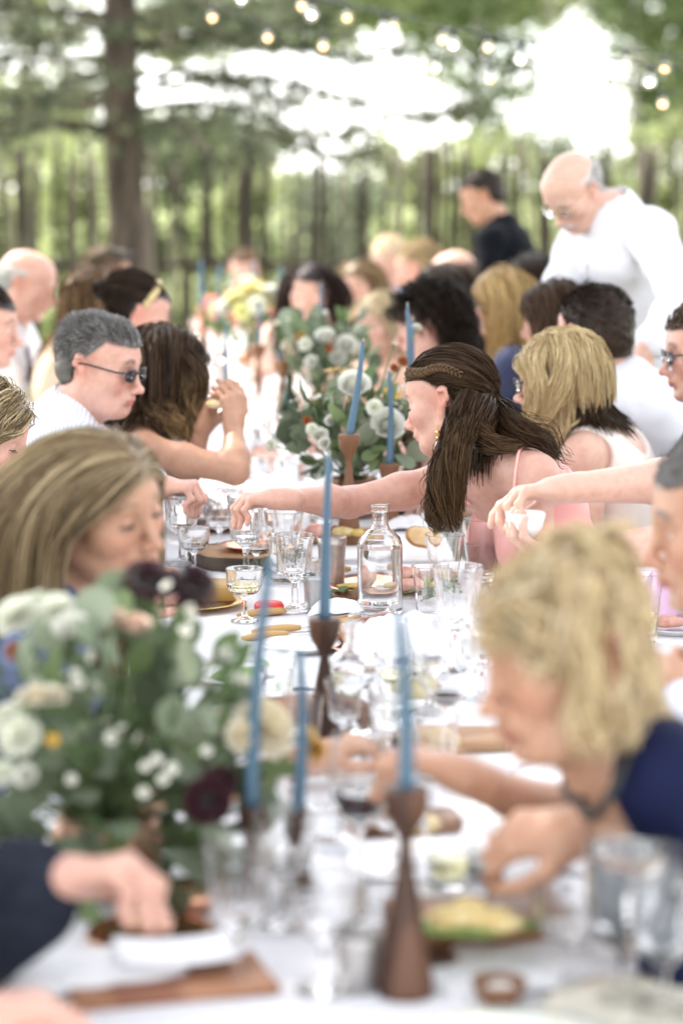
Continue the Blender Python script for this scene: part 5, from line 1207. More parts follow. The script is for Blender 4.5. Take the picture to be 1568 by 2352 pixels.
def arrange(label, cen, rx, ry, rz_, nleaf, flowers, seed, group='floral centrepieces', leaf=(.04, .075), base=None, vase=True, sprig=10, dark=1.):
    """leafy dome above a low vase; flowers: (colour, dx, dy, dz, radius)"""
    g = np.random.default_rng(seed); cen = np.asarray(cen, float); root = empty('flower_arrangement', (cen[0], cen[1], TZ + .002), 0, label, 'flowers', group); z0 = cen[2] - TZ - .002
    if vase: mb = MB(); vr = min(.065, rx * .5); mb.lathe([(0, 0), (vr * .8, 0), (vr, .02), (vr * 1.05, .07), (vr * .9, .10), (vr * .82, .10), (vr * .95, .07), (vr * .9, .02), (0, .015)], 28); mb.build('vase', mat('vase_copper', (.42, .24, .16), .35, (.30, .16, .10), 20, metal=.6), root)
    src = np.array((0, 0, .09))
    stems = MB()
    for i in range(nleaf):
        u = nrm(g.normal(size=3)); rr = g.random() ** .42; p = np.array((u[0] * rx, u[1] * ry, u[2] * rz_)) * rr + (0, 0, z0)
        if p[2] < .012: p[2] = .012 + g.random() * .05
        k = g.choice(3, p=(.52, .33, .15)); me = LM[k][g.integers(0, len(LM[k]))]; d = nrm(nrm(p - src) + g.normal(0, .55, 3) + (0, 0, .1)); R = rot_to(nrm(np.cross(d, g.normal(size=3))), 0)
        y = d; zz = nrm(nrm(p - src) * .9 + g.normal(0, .55, 3)); xx = nrm(np.cross(y, zz)); zz = np.cross(xx, y); s_ = g.uniform(*leaf) * (1.5 if k == 2 else 1)
        o = bpy.data.objects.new('leaf', me); COL.objects.link(o); o.parent = root; o.location = tuple(p); o.rotation_euler = Matrix(np.stack([xx, y, zz], 1).tolist()).to_euler(); o.scale = (s_, s_, s_)
        if i % 3 == 0: stems.tube(catmull([src + g.normal(0, .01, 3), (src + p) / 2 + g.normal(0, .012, 3), p], 5), .0016, 4)
    for q in range(sprig):
        u = nrm(g.normal(size=3) + (0, 0, .5)); tip = np.array((u[0] * rx, u[1] * ry, abs(u[2]) * rz_)) * g.uniform(.9, 1.12) + (0, 0, z0); stems.tube(catmull([src, (src + tip) / 2 + g.normal(0, .02, 3), tip], 6), .0015, 4)
        if tip[2] > .02:
            for j in range(5):
                o = bpy.data.objects.new('blossom', FM['small'][0]); COL.objects.link(o); o.parent = root; o.location = tuple(tip + g.normal(0, .014, 3)); o.rotation_euler = (g.normal(0, .6), g.normal(0, .6), g.random() * 6); s_ = g.uniform(.006, .011); o.scale = (s_,) * 3
    for c, dx, dy, dz, r in flowers:
        r = r * (.52 if c == 'small' else 1)
        me = FM[c][g.integers(0, len(FM[c]))]; p = np.array((dx, dy, dz)); d = nrm(p - (0, 0, z0 * .6) + np.array((0, -.10, .03)) + g.normal(0, .03, 3)); o = bpy.data.objects.new('flower', me); COL.objects.link(o); o.parent = root; o.location = tuple(p); R = rot_to(d, g.random() * 6); o.rotation_euler = Matrix(R.tolist()).to_euler(); o.scale = (r,) * 3
        stems.tube(catmull([src, (src + p) / 2 + (0, 0, .01), p - d * r * .25], 6), .0022, 5)
    link('stems', stems.mesh('stems'), M_STEM, root)
    return root
def fl(cen, lst):
    """flowers given by photo position and depth -> offsets from the arrangement base"""
    return [(c, *(at(px, py, d) - np.array((cen[0], cen[1], TZ + .002))), r) for c, px, py, d, r in lst]
c1 = at(245, 1770, 2.92)
arrange('big loose arrangement of eucalyptus, white blooms and burgundy dahlias at the lower left', c1, .195, .15, .20, 300,
    fl(c1, [('burg', 438, 1350, 2.95, .044), ('burg', 340, 1335, 2.92, .040), ('burg', 395, 1330, 3.0, .022), ('white', 130, 1400, 2.86, .028), ('white', 165, 1440, 2.82, .022), ('white', 40, 1415, 2.9, .034), ('white', 78, 1392, 2.95, .030), ('blush', 245, 1420, 2.85, .022), ('blush', 310, 1435, 2.85, .020), ('white', 45, 1690, 2.78, .030), ('white', 20, 1650, 2.82, .024), ('must', 122, 1700, 2.76, .010),
            ('rust', 35, 1495, 2.86, .015), ('cream', 605, 1672, 2.90, .046), ('cream', 556, 1690, 2.86, .024), ('burg', 480, 1840, 2.78, .034), ('burg', 505, 1800, 2.82, .026), ('small', 360, 1745, 2.72, .014), ('small', 395, 1765, 2.72, .015), ('small', 335, 1760, 2.72, .013), ('small', 375, 1790, 2.72, .014), ('small', 330, 1820, 2.71, .014), ('small', 475, 1725, 2.74, .013), ('white', 60, 1780, 2.74, .014), ('white', 5, 1775, 2.76, .018), ('small', 165, 1790, 2.74, .014), ('white', 515, 1500, 2.90, .016), ('small', 425, 1450, 2.86, .018), ('must', 724, 1720, 2.95, .018), ('must', 716, 1690, 2.95, .015), ('cream', 60, 1600, 2.74, .012), ('cream', 85, 1597, 2.74, .014), ('cream', 112, 1595, 2.74, .013), ('cream', 138, 1597, 2.74, .011)]), 5, leaf=(.034, .064), sprig=14)
c2 = at(812, 1000, 6.15)
arrange('eucalyptus and white dahlia arrangement in the middle of the table left of the braided woman', c2, .165, .15, .125, 125,
    fl(c2, [('white', 812, 882, 5.98, .042), ('white', 890, 975, 5.98, .045), ('white', 860, 935, 5.96, .026), ('must', 800, 855, 6.2, .03), ('must', 765, 850, 6.25, .028), ('must', 900, 905, 6.1, .026), ('white', 735, 1000, 5.95, .022), ('white', 715, 985, 5.95, .018), ('white', 958, 752, 6.3, .016), ('white', 622, 1022, 5.9, .018), ('rust', 705, 965, 6.0, .014), ('white', 760, 965, 6.0, .017), ('small', 905, 790, 6.2, .02), ('white', 745, 1018, 5.92, .017), ('rust', 925, 830, 6.1, .018), ('rust', 905, 845, 6.1, .015)]), 6, leaf=(.045, .075), sprig=10)
c3 = at(748, 815, 7.9)
arrange('pale green and white arrangement behind the middle one', c3, .17, .15, .14, 90, fl(c3, [('white', 745, 772, 7.75, .034), ('white', 795, 790, 7.75, .036), ('white', 700, 790, 7.75, .028), ('white', 775, 820, 7.75, .028), ('white', 715, 830, 7.72, .022), ('must', 690, 775, 7.8, .024), ('white', 820, 760, 7.85, .03), ('cream', 665, 790, 7.8, .03), ('rust', 757, 800, 7.72, .016)]), 7, leaf=(.045, .075), sprig=6)
c4 = at(575, 718, 10.6)
arrange('sunny yellow white arrangement at the far end below the four tapers', c4, .22, .18, .16, 60, fl(c4, [('yel', 540, 690, 10.4, .05), ('yel', 575, 668, 10.4, .055), ('yel', 610, 690, 10.4, .05), ('white', 590, 700, 10.35, .05), ('white', 625, 672, 10.4, .042), ('yel', 555, 715, 10.35, .045), ('white', 520, 705, 10.4, .04), ('white', 570, 645, 10.5, .04), ('must', 600, 655, 10.5, .03)]), 8, leaf=(.05, .08), sprig=4)
# greenery lying along the cloth
def sprig(label, px, py, L, rz, n, seed, kind=1):
    g = np.random.default_rng(seed); root = empty('green_sprig', lay(px, py, TZ + .003), rz, label, 'foliage', 'loose greenery on the cloth'); P = catmull([(-L / 2, 0, .004), (0, L * .08, .016), (L / 2, -L * .05, .006)], 8); mb = MB(); mb.tube(P, .0013, 5); mb.build('stem', M_STEM, root)
    for i in range(n):
        t = (i + .5) / n * 7; p = P[int(t)]; o = bpy.data.objects.new('leaf', LM[kind][g.integers(0, len(LM[kind]))]); COL.objects.link(o); o.parent = root; o.location = tuple(p); s_ = g.uniform(.022, .045); o.scale = (s_,) * 3; o.rotation_euler = (g.normal(.3, .3), g.normal(0, .4), -PI / 2 + (1 if i % 2 else -1) * g.uniform(.4, 1.0))
sprig('dark leaf sprig between the clear bottle and the blurred goblet', 1005, 1392, .10, .5, 9, 1); sprig('small dark sprig at the lip of the little wooden bowl', 775, 1380, .06, .2, 6, 2); sprig('fine green sprig on the lace by the pale board', 965, 1375, .11, .1, 12, 3, 2); sprig('eucalyptus sprig leaning by the trunk slice', 640, 1318, .13, -.2, 8, 4, 0); sprig('eucalyptus sprig behind the leftmost goblets', 600, 1070, .16, 1.1, 9, 5, 0); sprig('olive sprig in front of the crumpled napkin', 780, 1650, .14, .4, 12, 6, 1)
# big eucalyptus leaf standing up in front of the goblets
# ------------------------------------------------------------------ the guests
SH_WHITE = mat('white_shirt', (.70, .70, .735), .9, bump=.5, bscale=500, spec=.2)
SH_STRIPE = mat('striped_shirt', (.80, .81, .84), .85, (.52, .56, .66), 36, wave=True, dist=.25, lo=.60, hi=.75)
NAVY = mat('navy_fabric', (.006, .009, .038), .8, spec=.2); CHAR = mat('dark_blazer', (.012, .015, .024), .9, (.018, .021, .032), 60, bump=1, bscale=300, spec=.15); DENIM = mat('denim_blue', (.085, .11, .20), .85, (.11, .14, .24), 60)
PINK = mat('pink_satin', (.86, .44, .40), .5); IVORY = mat('ivory_fabric', (.72, .64, .58), .8); BLACKC = mat('black_fabric', (.004, .005, .008), .85, spec=.12); MUSTC = mat('mustard_fabric', (.50, .27, .05), .8)
BEIGE = mat('beige_fabric', (.66, .50, .38), .8); LBLUE = mat('pale_blue_shirt', (.42, .50, .72), .8); TROUS = mat('dark_trousers', (.03, .032, .04), .85); LILAC = mat('lilac_satin', (.62, .40, .58), .45, sheen=.3); CORAL = mat('coral_fabric', (.72, .16, .12), .7)
SEATG = 'guests seated along the dinner table'
BRN = ((.032, .0175, .009), (.038, .021, .011), (.050, .028, .014)); DBRN = ((.014, .008, .006), (.020, .012, .008), (.034, .020, .012)); BLD = ((.42, .30, .15), (.33, .22, .11), (.52, .40, .23)); MBL = ((.20, .135, .07), (.30, .21, .11), (.12, .08, .045)); GRY = ((.115, .105, .098), (.165, .155, .147), (.23, .22, .212)); LBR = ((.11, .06, .028), (.16, .09, .045), (.07, .04, .02))
def pt(px, py, d): return at(px, py, d)
# 1 the braided woman in pink, sharp in the middle
p = Person('person with long brown braided hair in a pink strappy dress reaching across the table', pt(1034, 920, 5.14), -66, 13, 2, sex='f', skin='pink', body_yaw=-118, lean=38, h=.0036, neck=pt(1108, 1050, 5.12), hair_col=BRN, open_=.22, group=SEATG)
p.S[1] = pt(1018, 1108, 5.27); p.S[0] = pt(1228, 1092, 4.98)
p.arm(1, pt(655, 1146, 5.04), elbow=pt(800, 1154, 5.20), hd=(-1, -.05, .02), curl=(.75, .85, .9, .95))
p.arm(0, pt(1395, 1290, 4.82), hd=(-.8, .3, -.4), curl=.5)
p.body(); p.lashes()
p.garment('dress', PINK, g=.006, sleeve=0, neck=0, h=.006, cuts=[(p.N - p.U * .118 + p.F * .02, p.U * 1. + p.F * .1)], legs=True)
def strap(p, pts, r=.0035, m=PINK, name='strap'):
    C = catmull(pts, 22)
    for _ in range(4):
        d = p.sdf.ev(C, .06); C = C + p.sdf.grad(C, m=.07) * (r * .6 - d)[:, None].clip(-.03, .03)
    mb = MB(); mb.tube(C, r, 7); link(name, mb.mesh(name), m, p.root, True)
strap(p, [pt(1142, 1185, 4.98), pt(1150, 1110, 4.93), pt(1172, 1045, 4.95), pt(1205, 1028, 5.02), pt(1250, 1035, 5.10), pt(1285, 1062, 5.14)])
strap(p, [pt(1030, 1215, 5.12), pt(1025, 1160, 5.15), pt(1030, 1105, 5.22), pt(1050, 1080, 5.30)])
clip = p.L(-.045, -.100, .012) if False else pt(1126, 906, 5.10)
def toward(pp, tgt):
    t = pp.loc(np.asarray(tgt)[None])[0]
    def f(q):
        v = t - q; n = nrm_rows(q - np.array((0, -.01, .02))); v = v - n * (v * n).sum(1, keepdims=True) * .8; return nrm_rows(v)
    return f
TIPB = (.13, .075, .032)
p.comb(5200, toward(p, clip), lambda q: np.linalg.norm(q - p.loc(clip[None])[0], axis=1) * 1.22 + .012, 12, pred=lambda q: (q[:, 2] > -.005), off=(.001, .013), r=(.0007, .0005), stiff=.35, frizz=.0008, face=0, var=.10)
p.comb(1500, w_down(.0), .16, 8, pred=lambda q: (q[:, 2] < .03) & (q[:, 1] < .01), off=(.001, .012), r=(.0008, .0005), grav=.9, frizz=.003)
ear = p.L(-.079, -.018, .0)
FR = dict(r=(.00075, .0003), var=.08)
p.lock([clip, pt(1150, 950, 5.06), pt(1180, 990, 5.02), pt(1235, 1015, 5.02), pt(1285, 1050, 5.06)], (.012, .032, .036, .028, .008), 1300, 18, wave=.005, tip=TIPB, side=(0, 0, 1), flat=.7, **FR)
p.lock([clip, pt(1120, 955, 5.02), pt(1105, 1000, 4.98), pt(1135, 1022, 4.97), pt(1205, 1022, 5.0)], (.014, .040, .034, .020, .005), 1000, 18, wave=.005, tip=TIPB, side=(0, 0, 1), flat=.6, **FR)
p.lock([pt(1085, 905, 5.0), pt(1062, 960, 4.97), pt(1040, 1030, 4.95), pt(1022, 1110, 4.94), pt(1042, 1225, 4.95)], (.026, .034, .032, .036, .016), 1600, 20, wave=.005, tip=TIPB, freq=4, flat=.6, **FR)
p.lock([clip, pt(1090, 930, 5.0), pt(1065, 980, 4.96), pt(1045, 1060, 4.93), pt(1055, 1180, 4.94)], (.012, .030, .032, .028, .010), 1000, 20, wave=.005, tip=TIPB, freq=4, flat=.6, **FR)
p.lock([pt(1035, 935, 5.0), pt(1030, 990, 4.98), pt(1008, 1080, 4.96), pt(996, 1180, 4.96), pt(1012, 1228, 4.96)], (.008, .012, .016, .014, .006), 380, 18, wave=.010, tip=(.17, .10, .045), freq=5, **FR)
p.lock([pt(1045, 960, 4.99), pt(1020, 1040, 4.96), pt(1000, 1130, 4.95), pt(1000, 1215, 4.95)], (.012, .022, .028, .022), 90, 18, wave=.014, tip=TIPB, freq=6, r=(.0005, .0003))
p.lock([clip, pt(1175, 960, 5.0), pt(1250, 1010, 5.0), pt(1310, 1070, 5.02)], (.012, .030, .040, .024), 70, 18, wave=.010, side=(0, 0, 1), r=(.0005, .0003))
p.finish_hair()
def braid(p, pts, r=.0085, n=60, turns=9, name='braid'):
    C = catmull(pts, n); T = nrm_rows(np.gradient(C, axis=0)); nn = np.array([p.sdf.grad(c[None], m=.08)[0] for c in C]); b = np.cross(T, nn); mb = MB(); t = np.linspace(0, 1, n)
    for q in range(3):
        a = t * turns * PI + q * 2 * PI / 3; P = C + b * (np.sin(a) * r * .8)[:, None] + nn * (np.sin(2 * a) * r * .42 + r * .5)[:, None]
        V, F, TT = tube_np(P, r * .62 * (1 - .55 * t), 8); mb.addm([F, TT], V, (.10, .058, .028)); mb.C[-1] = np.array((.085, .05, .025)) * (1 + .5 * wob(V, 900, q)[:, None]).clip(.3, 1.7)
    link(name, mb.mesh(name, col=True), HAIRM, p.root, True)
B0 = [p.loc(pt(x, y, d)[None])[0] for x, y, d in ((922, 852, 5.10), (950, 846, 5.05), (985, 832, 5.03), (1020, 836, 5.02), (1060, 858, 5.02))]
Bp = np.array([p.H + p.R @ (np.array(b) * p.k) for b in B0])
for _ in range(5): Bp = Bp + p.sdf.grad(Bp, m=.09) * (.011 - p.sdf.ev(Bp, .09))[:, None].clip(-.05, .05)
braid(p, Bp)
mb = MB(); mb.tube(catmull([clip + np.array((-.006, -.008, .012)), clip + np.array((.006, -.012, 0)), clip + np.array((.004, -.008, -.014))], 6), .006, 8); link('hair_tie', mb.mesh('hair_tie'), mat('hair_tie', (.01, .01, .012), .6), p.root, True)
eb = p.L(-.086, .004, -.038); mb = MB(); mb.tube([eb, eb + (0, 0, -.022)], .0007, 5); 
for dz, r_ in ((-.026, .0050), (-.038, .0035)): V, F = uvsphere(r_, 10, 8); mb.addm(F, V + eb + (0, 0, dz))
link('earring', mb.mesh('earring'), mat('gold', (.85, .62, .25), .25, metal=1), p.root, True); V, F = uvsphere(.0062, 10, 8); link('earring_drop', mesh_np('earring_drop', V * np.array((.8, .8, 1.35)) + eb + (0, 0, -.053), F), mat('pearl', (.80, .76, .70), .2), p.root, True)
# 2 blonde with dark framed glasses
p = Person('person with blonde hair over dark roots and dark framed glasses in an ivory tank top', pt(1282, 872, 5.75), -70, 8, 0, sex='f', skin='fair', body_yaw=-75, lean=24, h=.0042, neck=pt(1345, 988, 5.78), hair_col=((.47, .355, .185), (.41, .295, .145), (.54, .42, .24), (.50, .38, .20)), open_=.5, group=SEATG)
p.arm(0, pt(1250, 1290, 5.45), hd=(-.9, .2, -.3)); p.arm(1); p.body()
p.garment('tank_top', IVORY, g=.007, sleeve=0, neck=0, holes=[(p.N + p.U * .02 + p.F * .02, .085), (p.N - p.U * .02 - p.F * .10, .088), (p.S[0] - p.Rt * .03, .078), (p.S[1] + p.Rt * .03, .078)], legs=False, h=.006)
p.comb(6000, w_down(-.01), lambda q: np.where(q[:, 1] < -.02, .15, .24) * rng.uniform(.85, 1.05, len(q)), 13, off=(.002, .022), r=(.0008, .0004), grav=.7, frizz=.0022, part=-.01, var=.10, stiff=.5, tuck=.03, pred=lambda q: ~((q[:, 1] < -.045) & (q[:, 2] < .055)))
hc, p.hc = p.hc, [np.array((.035, .022, .014)), np.array((.055, .034, .02))]
p.comb(1600, w_down(0), .15, 11, pred=lambda q: (q[:, 1] < -.035) & (q[:, 2] < .05), off=(.001, .016), r=(.0009, .0005), grav=.9, frizz=.003)
0; p.hc = hc
p.lock([pt(1262, 772, 5.70), pt(1225, 830, 5.62), pt(1232, 900, 5.60), pt(1205, 978, 5.62)], (.014, .026, .028, .014), 1000, 16, wave=.003, r=(.0008, .0003), var=.1); p.lock([pt(1290, 770, 5.68), pt(1300, 830, 5.62), pt(1275, 910, 5.60), pt(1235, 975, 5.62)], (.014, .026, .030, .014), 1000, 16, wave=.003, r=(.0008, .0003), var=.1)
p.lock([pt(1300, 768, 5.68), pt(1352, 830, 5.66), pt(1366, 900, 5.66), pt(1352, 955, 5.68)], (.012, .018, .016, .008), 500, 16, wave=.004, r=(.0008, .0003))
p.finish_hair(); p.glasses((.02, .018, .016), .0024, .025, .019)
# folding chair behind her
def chair(label, x, y, rz, m=mat('olive_chair', (.11, .10, .065), .6), mf=mat('chair_metal', (.03, .03, .03), .4)):
    root = empty('folding_chair', (x, y, 0), rz, label, 'chair', 'folding chairs at the dinner table')
    mb = MB(); mb.box((0, 0, .445), (.42, .42, .03), bev=.008); mb.build('seat', m, root); mb = MB(); mb.box((0, -.235, .80), (.42, .022, .17), bev=.008); mb.build('backrest', m, root)
    for o in (-1, 1):
        mb = MB(); mb.tube([(o * .215, .20, .01), (o * .215, -.05, .42), (o * .215, -.235, .89)], .011, 8); mb.build('leg', mf, root); mb = MB(); mb.tube([(o * .19, -.25, .01), (o * .19, .14, .43)], .011, 8); mb.build('leg', mf, root)
    return root
def seat_of(p, label): F = p.F0; chair(label, p.P[0], p.P[1], math.atan2(-F[0], F[1]))
seat_of(p, 'olive folding chair under the woman with dark framed glasses')
# 3 dark haired man in white shirt seen from behind
p = Person('person with short dark hair in a white collared shirt, seen from behind', pt(1364, 772, 6.4), -32, 10, 0, sex='m', skin='pink', body_yaw=-62, lean=22, h=.005, neck=pt(1428, 890, 6.42), hair_col=((.030, .019, .013), (.046, .030, .020)), size=1.06, group=SEATG, open_=0)
p.arm(0); p.arm(1); p.body(); short_hair(p, 5000, .020, r=(.0008, .0005), off=(.003, .011), cap=.008); p.garment('shirt', SH_WHITE, g=.020, sleeve=2, fold=.007); p.collar(SH_WHITE)
p.legs('trousers', TROUS); seat_of(p, 'folding chair under the man seen from behind in the white shirt')
# 4 grey haired man with glasses and striped shirt
p = Person('person with short grey hair, dark rectangular glasses and a white striped shirt', pt(228, 840, 5.72), 108, 10, 0, sex='m', skin='pink', body_yaw=84, lean=30, h=.0038, neck=pt(158, 968, 5.75), hair_col=GRY, size=.99, open_=.3, stubble=.08, brow=(.10, .07, .05), group=SEATG)
p.arm(0, pt(352, 1118, 5.35), hd=(1, -.1, .02), curl=(1., 1.1, 1.1, 1.1)); p.arm(1, pt(235, 1195, 5.15), hd=(.9, .2, -.2), curl=.9); p.body()
short_hair(p, 6500, .022, r=(.0007, .0004), off=(.002, .008), cap=.003); p.garment('shirt', SH_STRIPE, g=.017, sleeve=1.9, fold=.006); p.collar(SH_STRIPE); p.glasses((.022, .022, .026), .0022, .026, .0145, (.35, .33, .38))
p.legs('trousers', TROUS)
# 5 woman with twisted dark hair and bare shoulders
p = Person('person with dark wavy hair and bare shoulders holding food in both raised hands', pt(382, 850, 6.05), 58, 6, 0, sex='f', skin='tan', body_yaw=78, lean=26, h=.0045, neck=pt(330, 985, 6.02), hair_col=((.030, .017, .010), (.042, .024, .014), (.07, .042, .022)), open_=0, group=SEATG)
p.arm(1, pt(537, 985, 5.88), elbow=pt(540, 1082, 5.80), hd=(-.05, .1, 1), pn=(-.6, .6, 0), curl=(.5, .7, .8, .8)); p.arm(0, pt(462, 988, 5.95), elbow=pt(430, 1085, 5.98), hd=(.35, 0, .8), pn=(.7, -.3, -.3), curl=(.6, .7, .8, .8)); p.body()
p.garment('dress', mat('dark_dress', (.05, .03, .03), .8), g=.007, sleeve=0, neck=0, cuts=[(p.N - p.U * .20, p.U)], h=.008)
p.comb(3600, w_down(.0), .23, 12, off=(.002, .018), r=(.0009, .0005), grav=.7, frizz=.006, part=0, face=1)
TG = (.42, .27, .12)
p.lock([pt(395, 790, 5.98), pt(445, 860, 5.94), pt(440, 950, 5.94), pt(448, 1032, 5.95)], (.03, .034, .028, .008), 700, 16, r=(.0009, .0004), wave=.012, tip=TG, streak=.6); p.lock([pt(370, 880, 5.93), pt(360, 925, 5.92), pt(385, 960, 5.92), pt(430, 1010, 5.94)], (.035, .045, .030, .010), 700, 16, r=(.0009, .0004), wave=.012, tip=TG, streak=.7)
p.lock([pt(350, 890, 5.94), pt(320, 925, 5.93), pt(290, 950, 5.95), pt(278, 968, 5.97)], (.02, .030, .022, .008), 360, 14, r=(.0009, .0004), wave=.010, tip=TG, streak=.9); p.lock([pt(335, 830, 5.96), pt(330, 890, 5.93), pt(370, 915, 5.92), pt(400, 905, 5.93)], (.02, .025, .024, .014), 400, 14, r=(.0009, .0005), wave=.004)
p.finish_hair()
food('canape', 498, 935, M_BREAD, 'small filled canape held between the raised fingertips', size=(.026, .012, .012)); bpy.data.objects['canape'].location = tuple(pt(498, 928, 5.88))
# 6 woman looking down at the left, blurred
p = Person('person with long highlighted hair in a denim blue dress looking down behind the flowers', pt(228, 1165, 3.46), 126, 7, 12, sex='f', skin='tan', body_yaw=84, lean=25, h=.005, hair_col=((.24, .17, .095), (.30, .22, .125), (.17, .115, .065), (.38, .29, .17)), open_=.18, group=SEATG)
p.arm(0); p.arm(1); p.body(); p.lashes()
p.comb(4200, w_down(-.015), lambda q: np.where(q[:, 1] > .03, .34, .42) * rng.uniform(.8, 1.08, len(q)), 14, off=(.001, .015), r=(.0009, .0005), grav=.7, frizz=.005, part=-.015, var=.3, tip=(.36, .26, .14), streak=.35, tuck=.03); p.finish_hair(); p.garment('dress', DENIM, g=.008, sleeve=.5, neckdrop=.02)
# 7 blonde at the left edge
p = Person('person with wavy ash blonde bob, mostly cut off by the left edge', pt(-48, 1000, 4.66), 98, 16, 0, sex='f', skin='pink', body_yaw=85, lean=18, h=.004, hair_col=((.30, .225, .12), (.40, .31, .18), (.20, .145, .08)), open_=.12, group=SEATG)
p.arm(0); p.arm(1); p.body(); p.lashes(); p.comb(5200, w_down(-.02), lambda q: np.where(q[:, 1] > .02, .13, .21) * rng.uniform(.7, 1.1, len(q)), 12, off=(.002, .022), r=(.0007, .0004), grav=.5, frizz=.009, part=-.02, var=.3, tuck=.05); p.finish_hair(); p.garment('blouse', mat('white_blouse', (.76, .76, .78), .8), g=.01, sleeve=1.5, neckdrop=.02)
# 8 woman in navy with blonde updo, blurred right foreground
p = Person('person with messy blonde updo and a navy sleeveless top eating at the near right', pt(1302, 1500, 2.62), -113, 11, 2, sex='f', skin='tan', body_yaw=-92, lean=38, h=.005, neck=pt(1452, 1790, 2.66), hair_col=((.52, .39, .21), (.60, .47, .28), (.40, .27, .14), (.66, .55, .38)), open_=0, group=SEATG)
p.S[0] = pt(1525, 1790, 2.58); p.S[1] = pt(1430, 1840, 2.82)
p.arm(1, pt(1085, 1790, 2.78), elbow=pt(1330, 1905, 2.86), hd=(-.9, 0, .35), curl=.9); p.arm(0, pt(1340, 1905, 2.68), elbow=pt(1590, 1985, 2.68), hd=(-.95, .1, -.1), pn=(0, .5, -.8), curl=.75); p.body()
p.garment('top', NAVY, g=.010, sleeve=(.42, 0), neck=0, holes=[(p.N + p.U * .03 + p.F * .05, .098), (p.S[1] + p.Rt * .045, .07)], h=.008)
bun = p.L(.0, -.045, .100)
p.comb(3200, toward(p, bun), lambda q: np.linalg.norm(q - p.loc(bun[None])[0], axis=1) * 1.2 + .02, 12, off=(.001, .007), r=(.0008, .0005), stiff=.4, frizz=.006, face=0, var=.2, lift=.1)
for q in range(10):
    a = rng.random() * 6.28; c = bun + p.R @ (np.array((math.cos(a) * .026, math.sin(a) * .030, rng.uniform(-.012, .016)))); b = rng.random() * 6.28
    p.lock([c + .032 * np.array((math.cos(b + t), .6 * math.sin(b + t), .8 * math.sin(b * 2 + t))) for t in (0, 1.2, 2.4, 3.6, 4.8)], (.006, .012, .013, .011, .005), 50, 12, wave=.004)
for x0, y0, x1, y1, x2, y2, x3, y3, wv in ((1230, 1290, 1180, 1390, 1250, 1500, 1270, 1560, .02), (1290, 1290, 1300, 1420, 1330, 1560, 1330, 1730, .012), (1180, 1310, 1130, 1390, 1150, 1450, 1130, 1500, .018), (1360, 1330, 1340, 1450, 1370, 1620, 1340, 1760, .012), (1260, 1280, 1200, 1330, 1190, 1430, 1225, 1500, .02), (1450, 1400, 1470, 1540, 1440, 1640, 1400, 1760, .010)):
    p.lock([pt(x0, y0, 2.52), pt(x1, y1, 2.51), pt(x2, y2, 2.515), pt(x3, y3, 2.54)], (.014, .022, .022, .014), 80, 16, r=(.0007, .0004), wave=wv * .9, freq=5)
p.comb(500, w_down(0), .15, 10, pred=lambda q: (q[:, 2] < .0) & (q[:, 1] < -.02), off=(.001, .008), r=(.0010, .0005), grav=.9, frizz=.010); p.finish_hair()
mb = MB(); NK = catmull([pt(1462, 1690, 2.58), pt(1432, 1760, 2.53), pt(1392, 1840, 2.52), pt(1352, 1875, 2.56), pt(1335, 1830, 2.64), pt(1350, 1760, 2.70)], 46)
for _ in range(5): NK = NK + p.sdf.grad(NK, m=.1) * (.010 - p.sdf.ev(NK, .1))[:, None].clip(0, .03)
for c in NK: V, F = uvsphere(.0062, 8, 6); mb.addm(F, V + c)
link('necklace', mb.mesh('necklace'), mat('black_bead', (.008, .008, .009), .15), p.root, True)
p.legs('trousers', NAVY); seat_of(p, 'folding chair under the woman in navy')
# 9 grey man at the right edge
p = Person('person with grey temples in profile at the right edge in front of the reaching forearm', pt(1668, 1200, 3.36), -92, 8, 0, sex='m', skin='tan', body_yaw=-90, lean=18, h=.005, hair_col=GRY, size=1.03, open_=.3, stubble=.12, group=SEATG)
p.arm(0, pt(1545, 1560, 3.12), hd=(-.7, .2, .3), curl=.7); p.arm(1, pt(1620, 1620, 3.3)); p.body(); short_hair(p, 1400, .024); p.garment('shirt', mat('blue_white_shirt', (.62, .66, .78), .8), g=.016, sleeve=1.85); p.collar(MATS['blue_white_shirt'])
p.legs('trousers', TROUS); seat_of(p, 'folding chair under the man with grey temples')
# 10 the reaching arm: guest beyond the right edge
p = Person('person mostly beyond the right edge whose bare forearm reaches over a small pot of butter', pt(1880, 860, 4.5), -80, 10, 0, sex='m', skin='fair', body_yaw=-88, lean=20, h=.004, hair_col=BRN, open_=0, group=SEATG)
p.S[1] = pt(1830, 1035, 4.62); p.arm(1, pt(1302, 1122, 4.42), elbow=pt(1612, 1100, 4.5), hd=(-.93, -.05, -.10), pn=(-.1, -.25, -1), curl=(.38, .62, .75, .85), thumb=.9, spread=.1); p.arm(0, pt(1330, 1270, 4.34), hd=(-1, .1, .1), pn=(0, .2, 1), curl=.6)
p.body(); short_hair(p, 500); p.garment('shirt', LILAC, g=.012, sleeve=.6, legs=False); p.legs('trousers', TROUS)
seat_of(p, 'folding chair under the guest reaching over the butter')
bowl('white pot of butter held under the reaching hand', 0, 0, .036, .044, M_CERAM, mat('butter', (.78, .72, .42), .45, (.82, .78, .55), 60), name='butter_pot', pos=at(1206, 1232, 4.36))
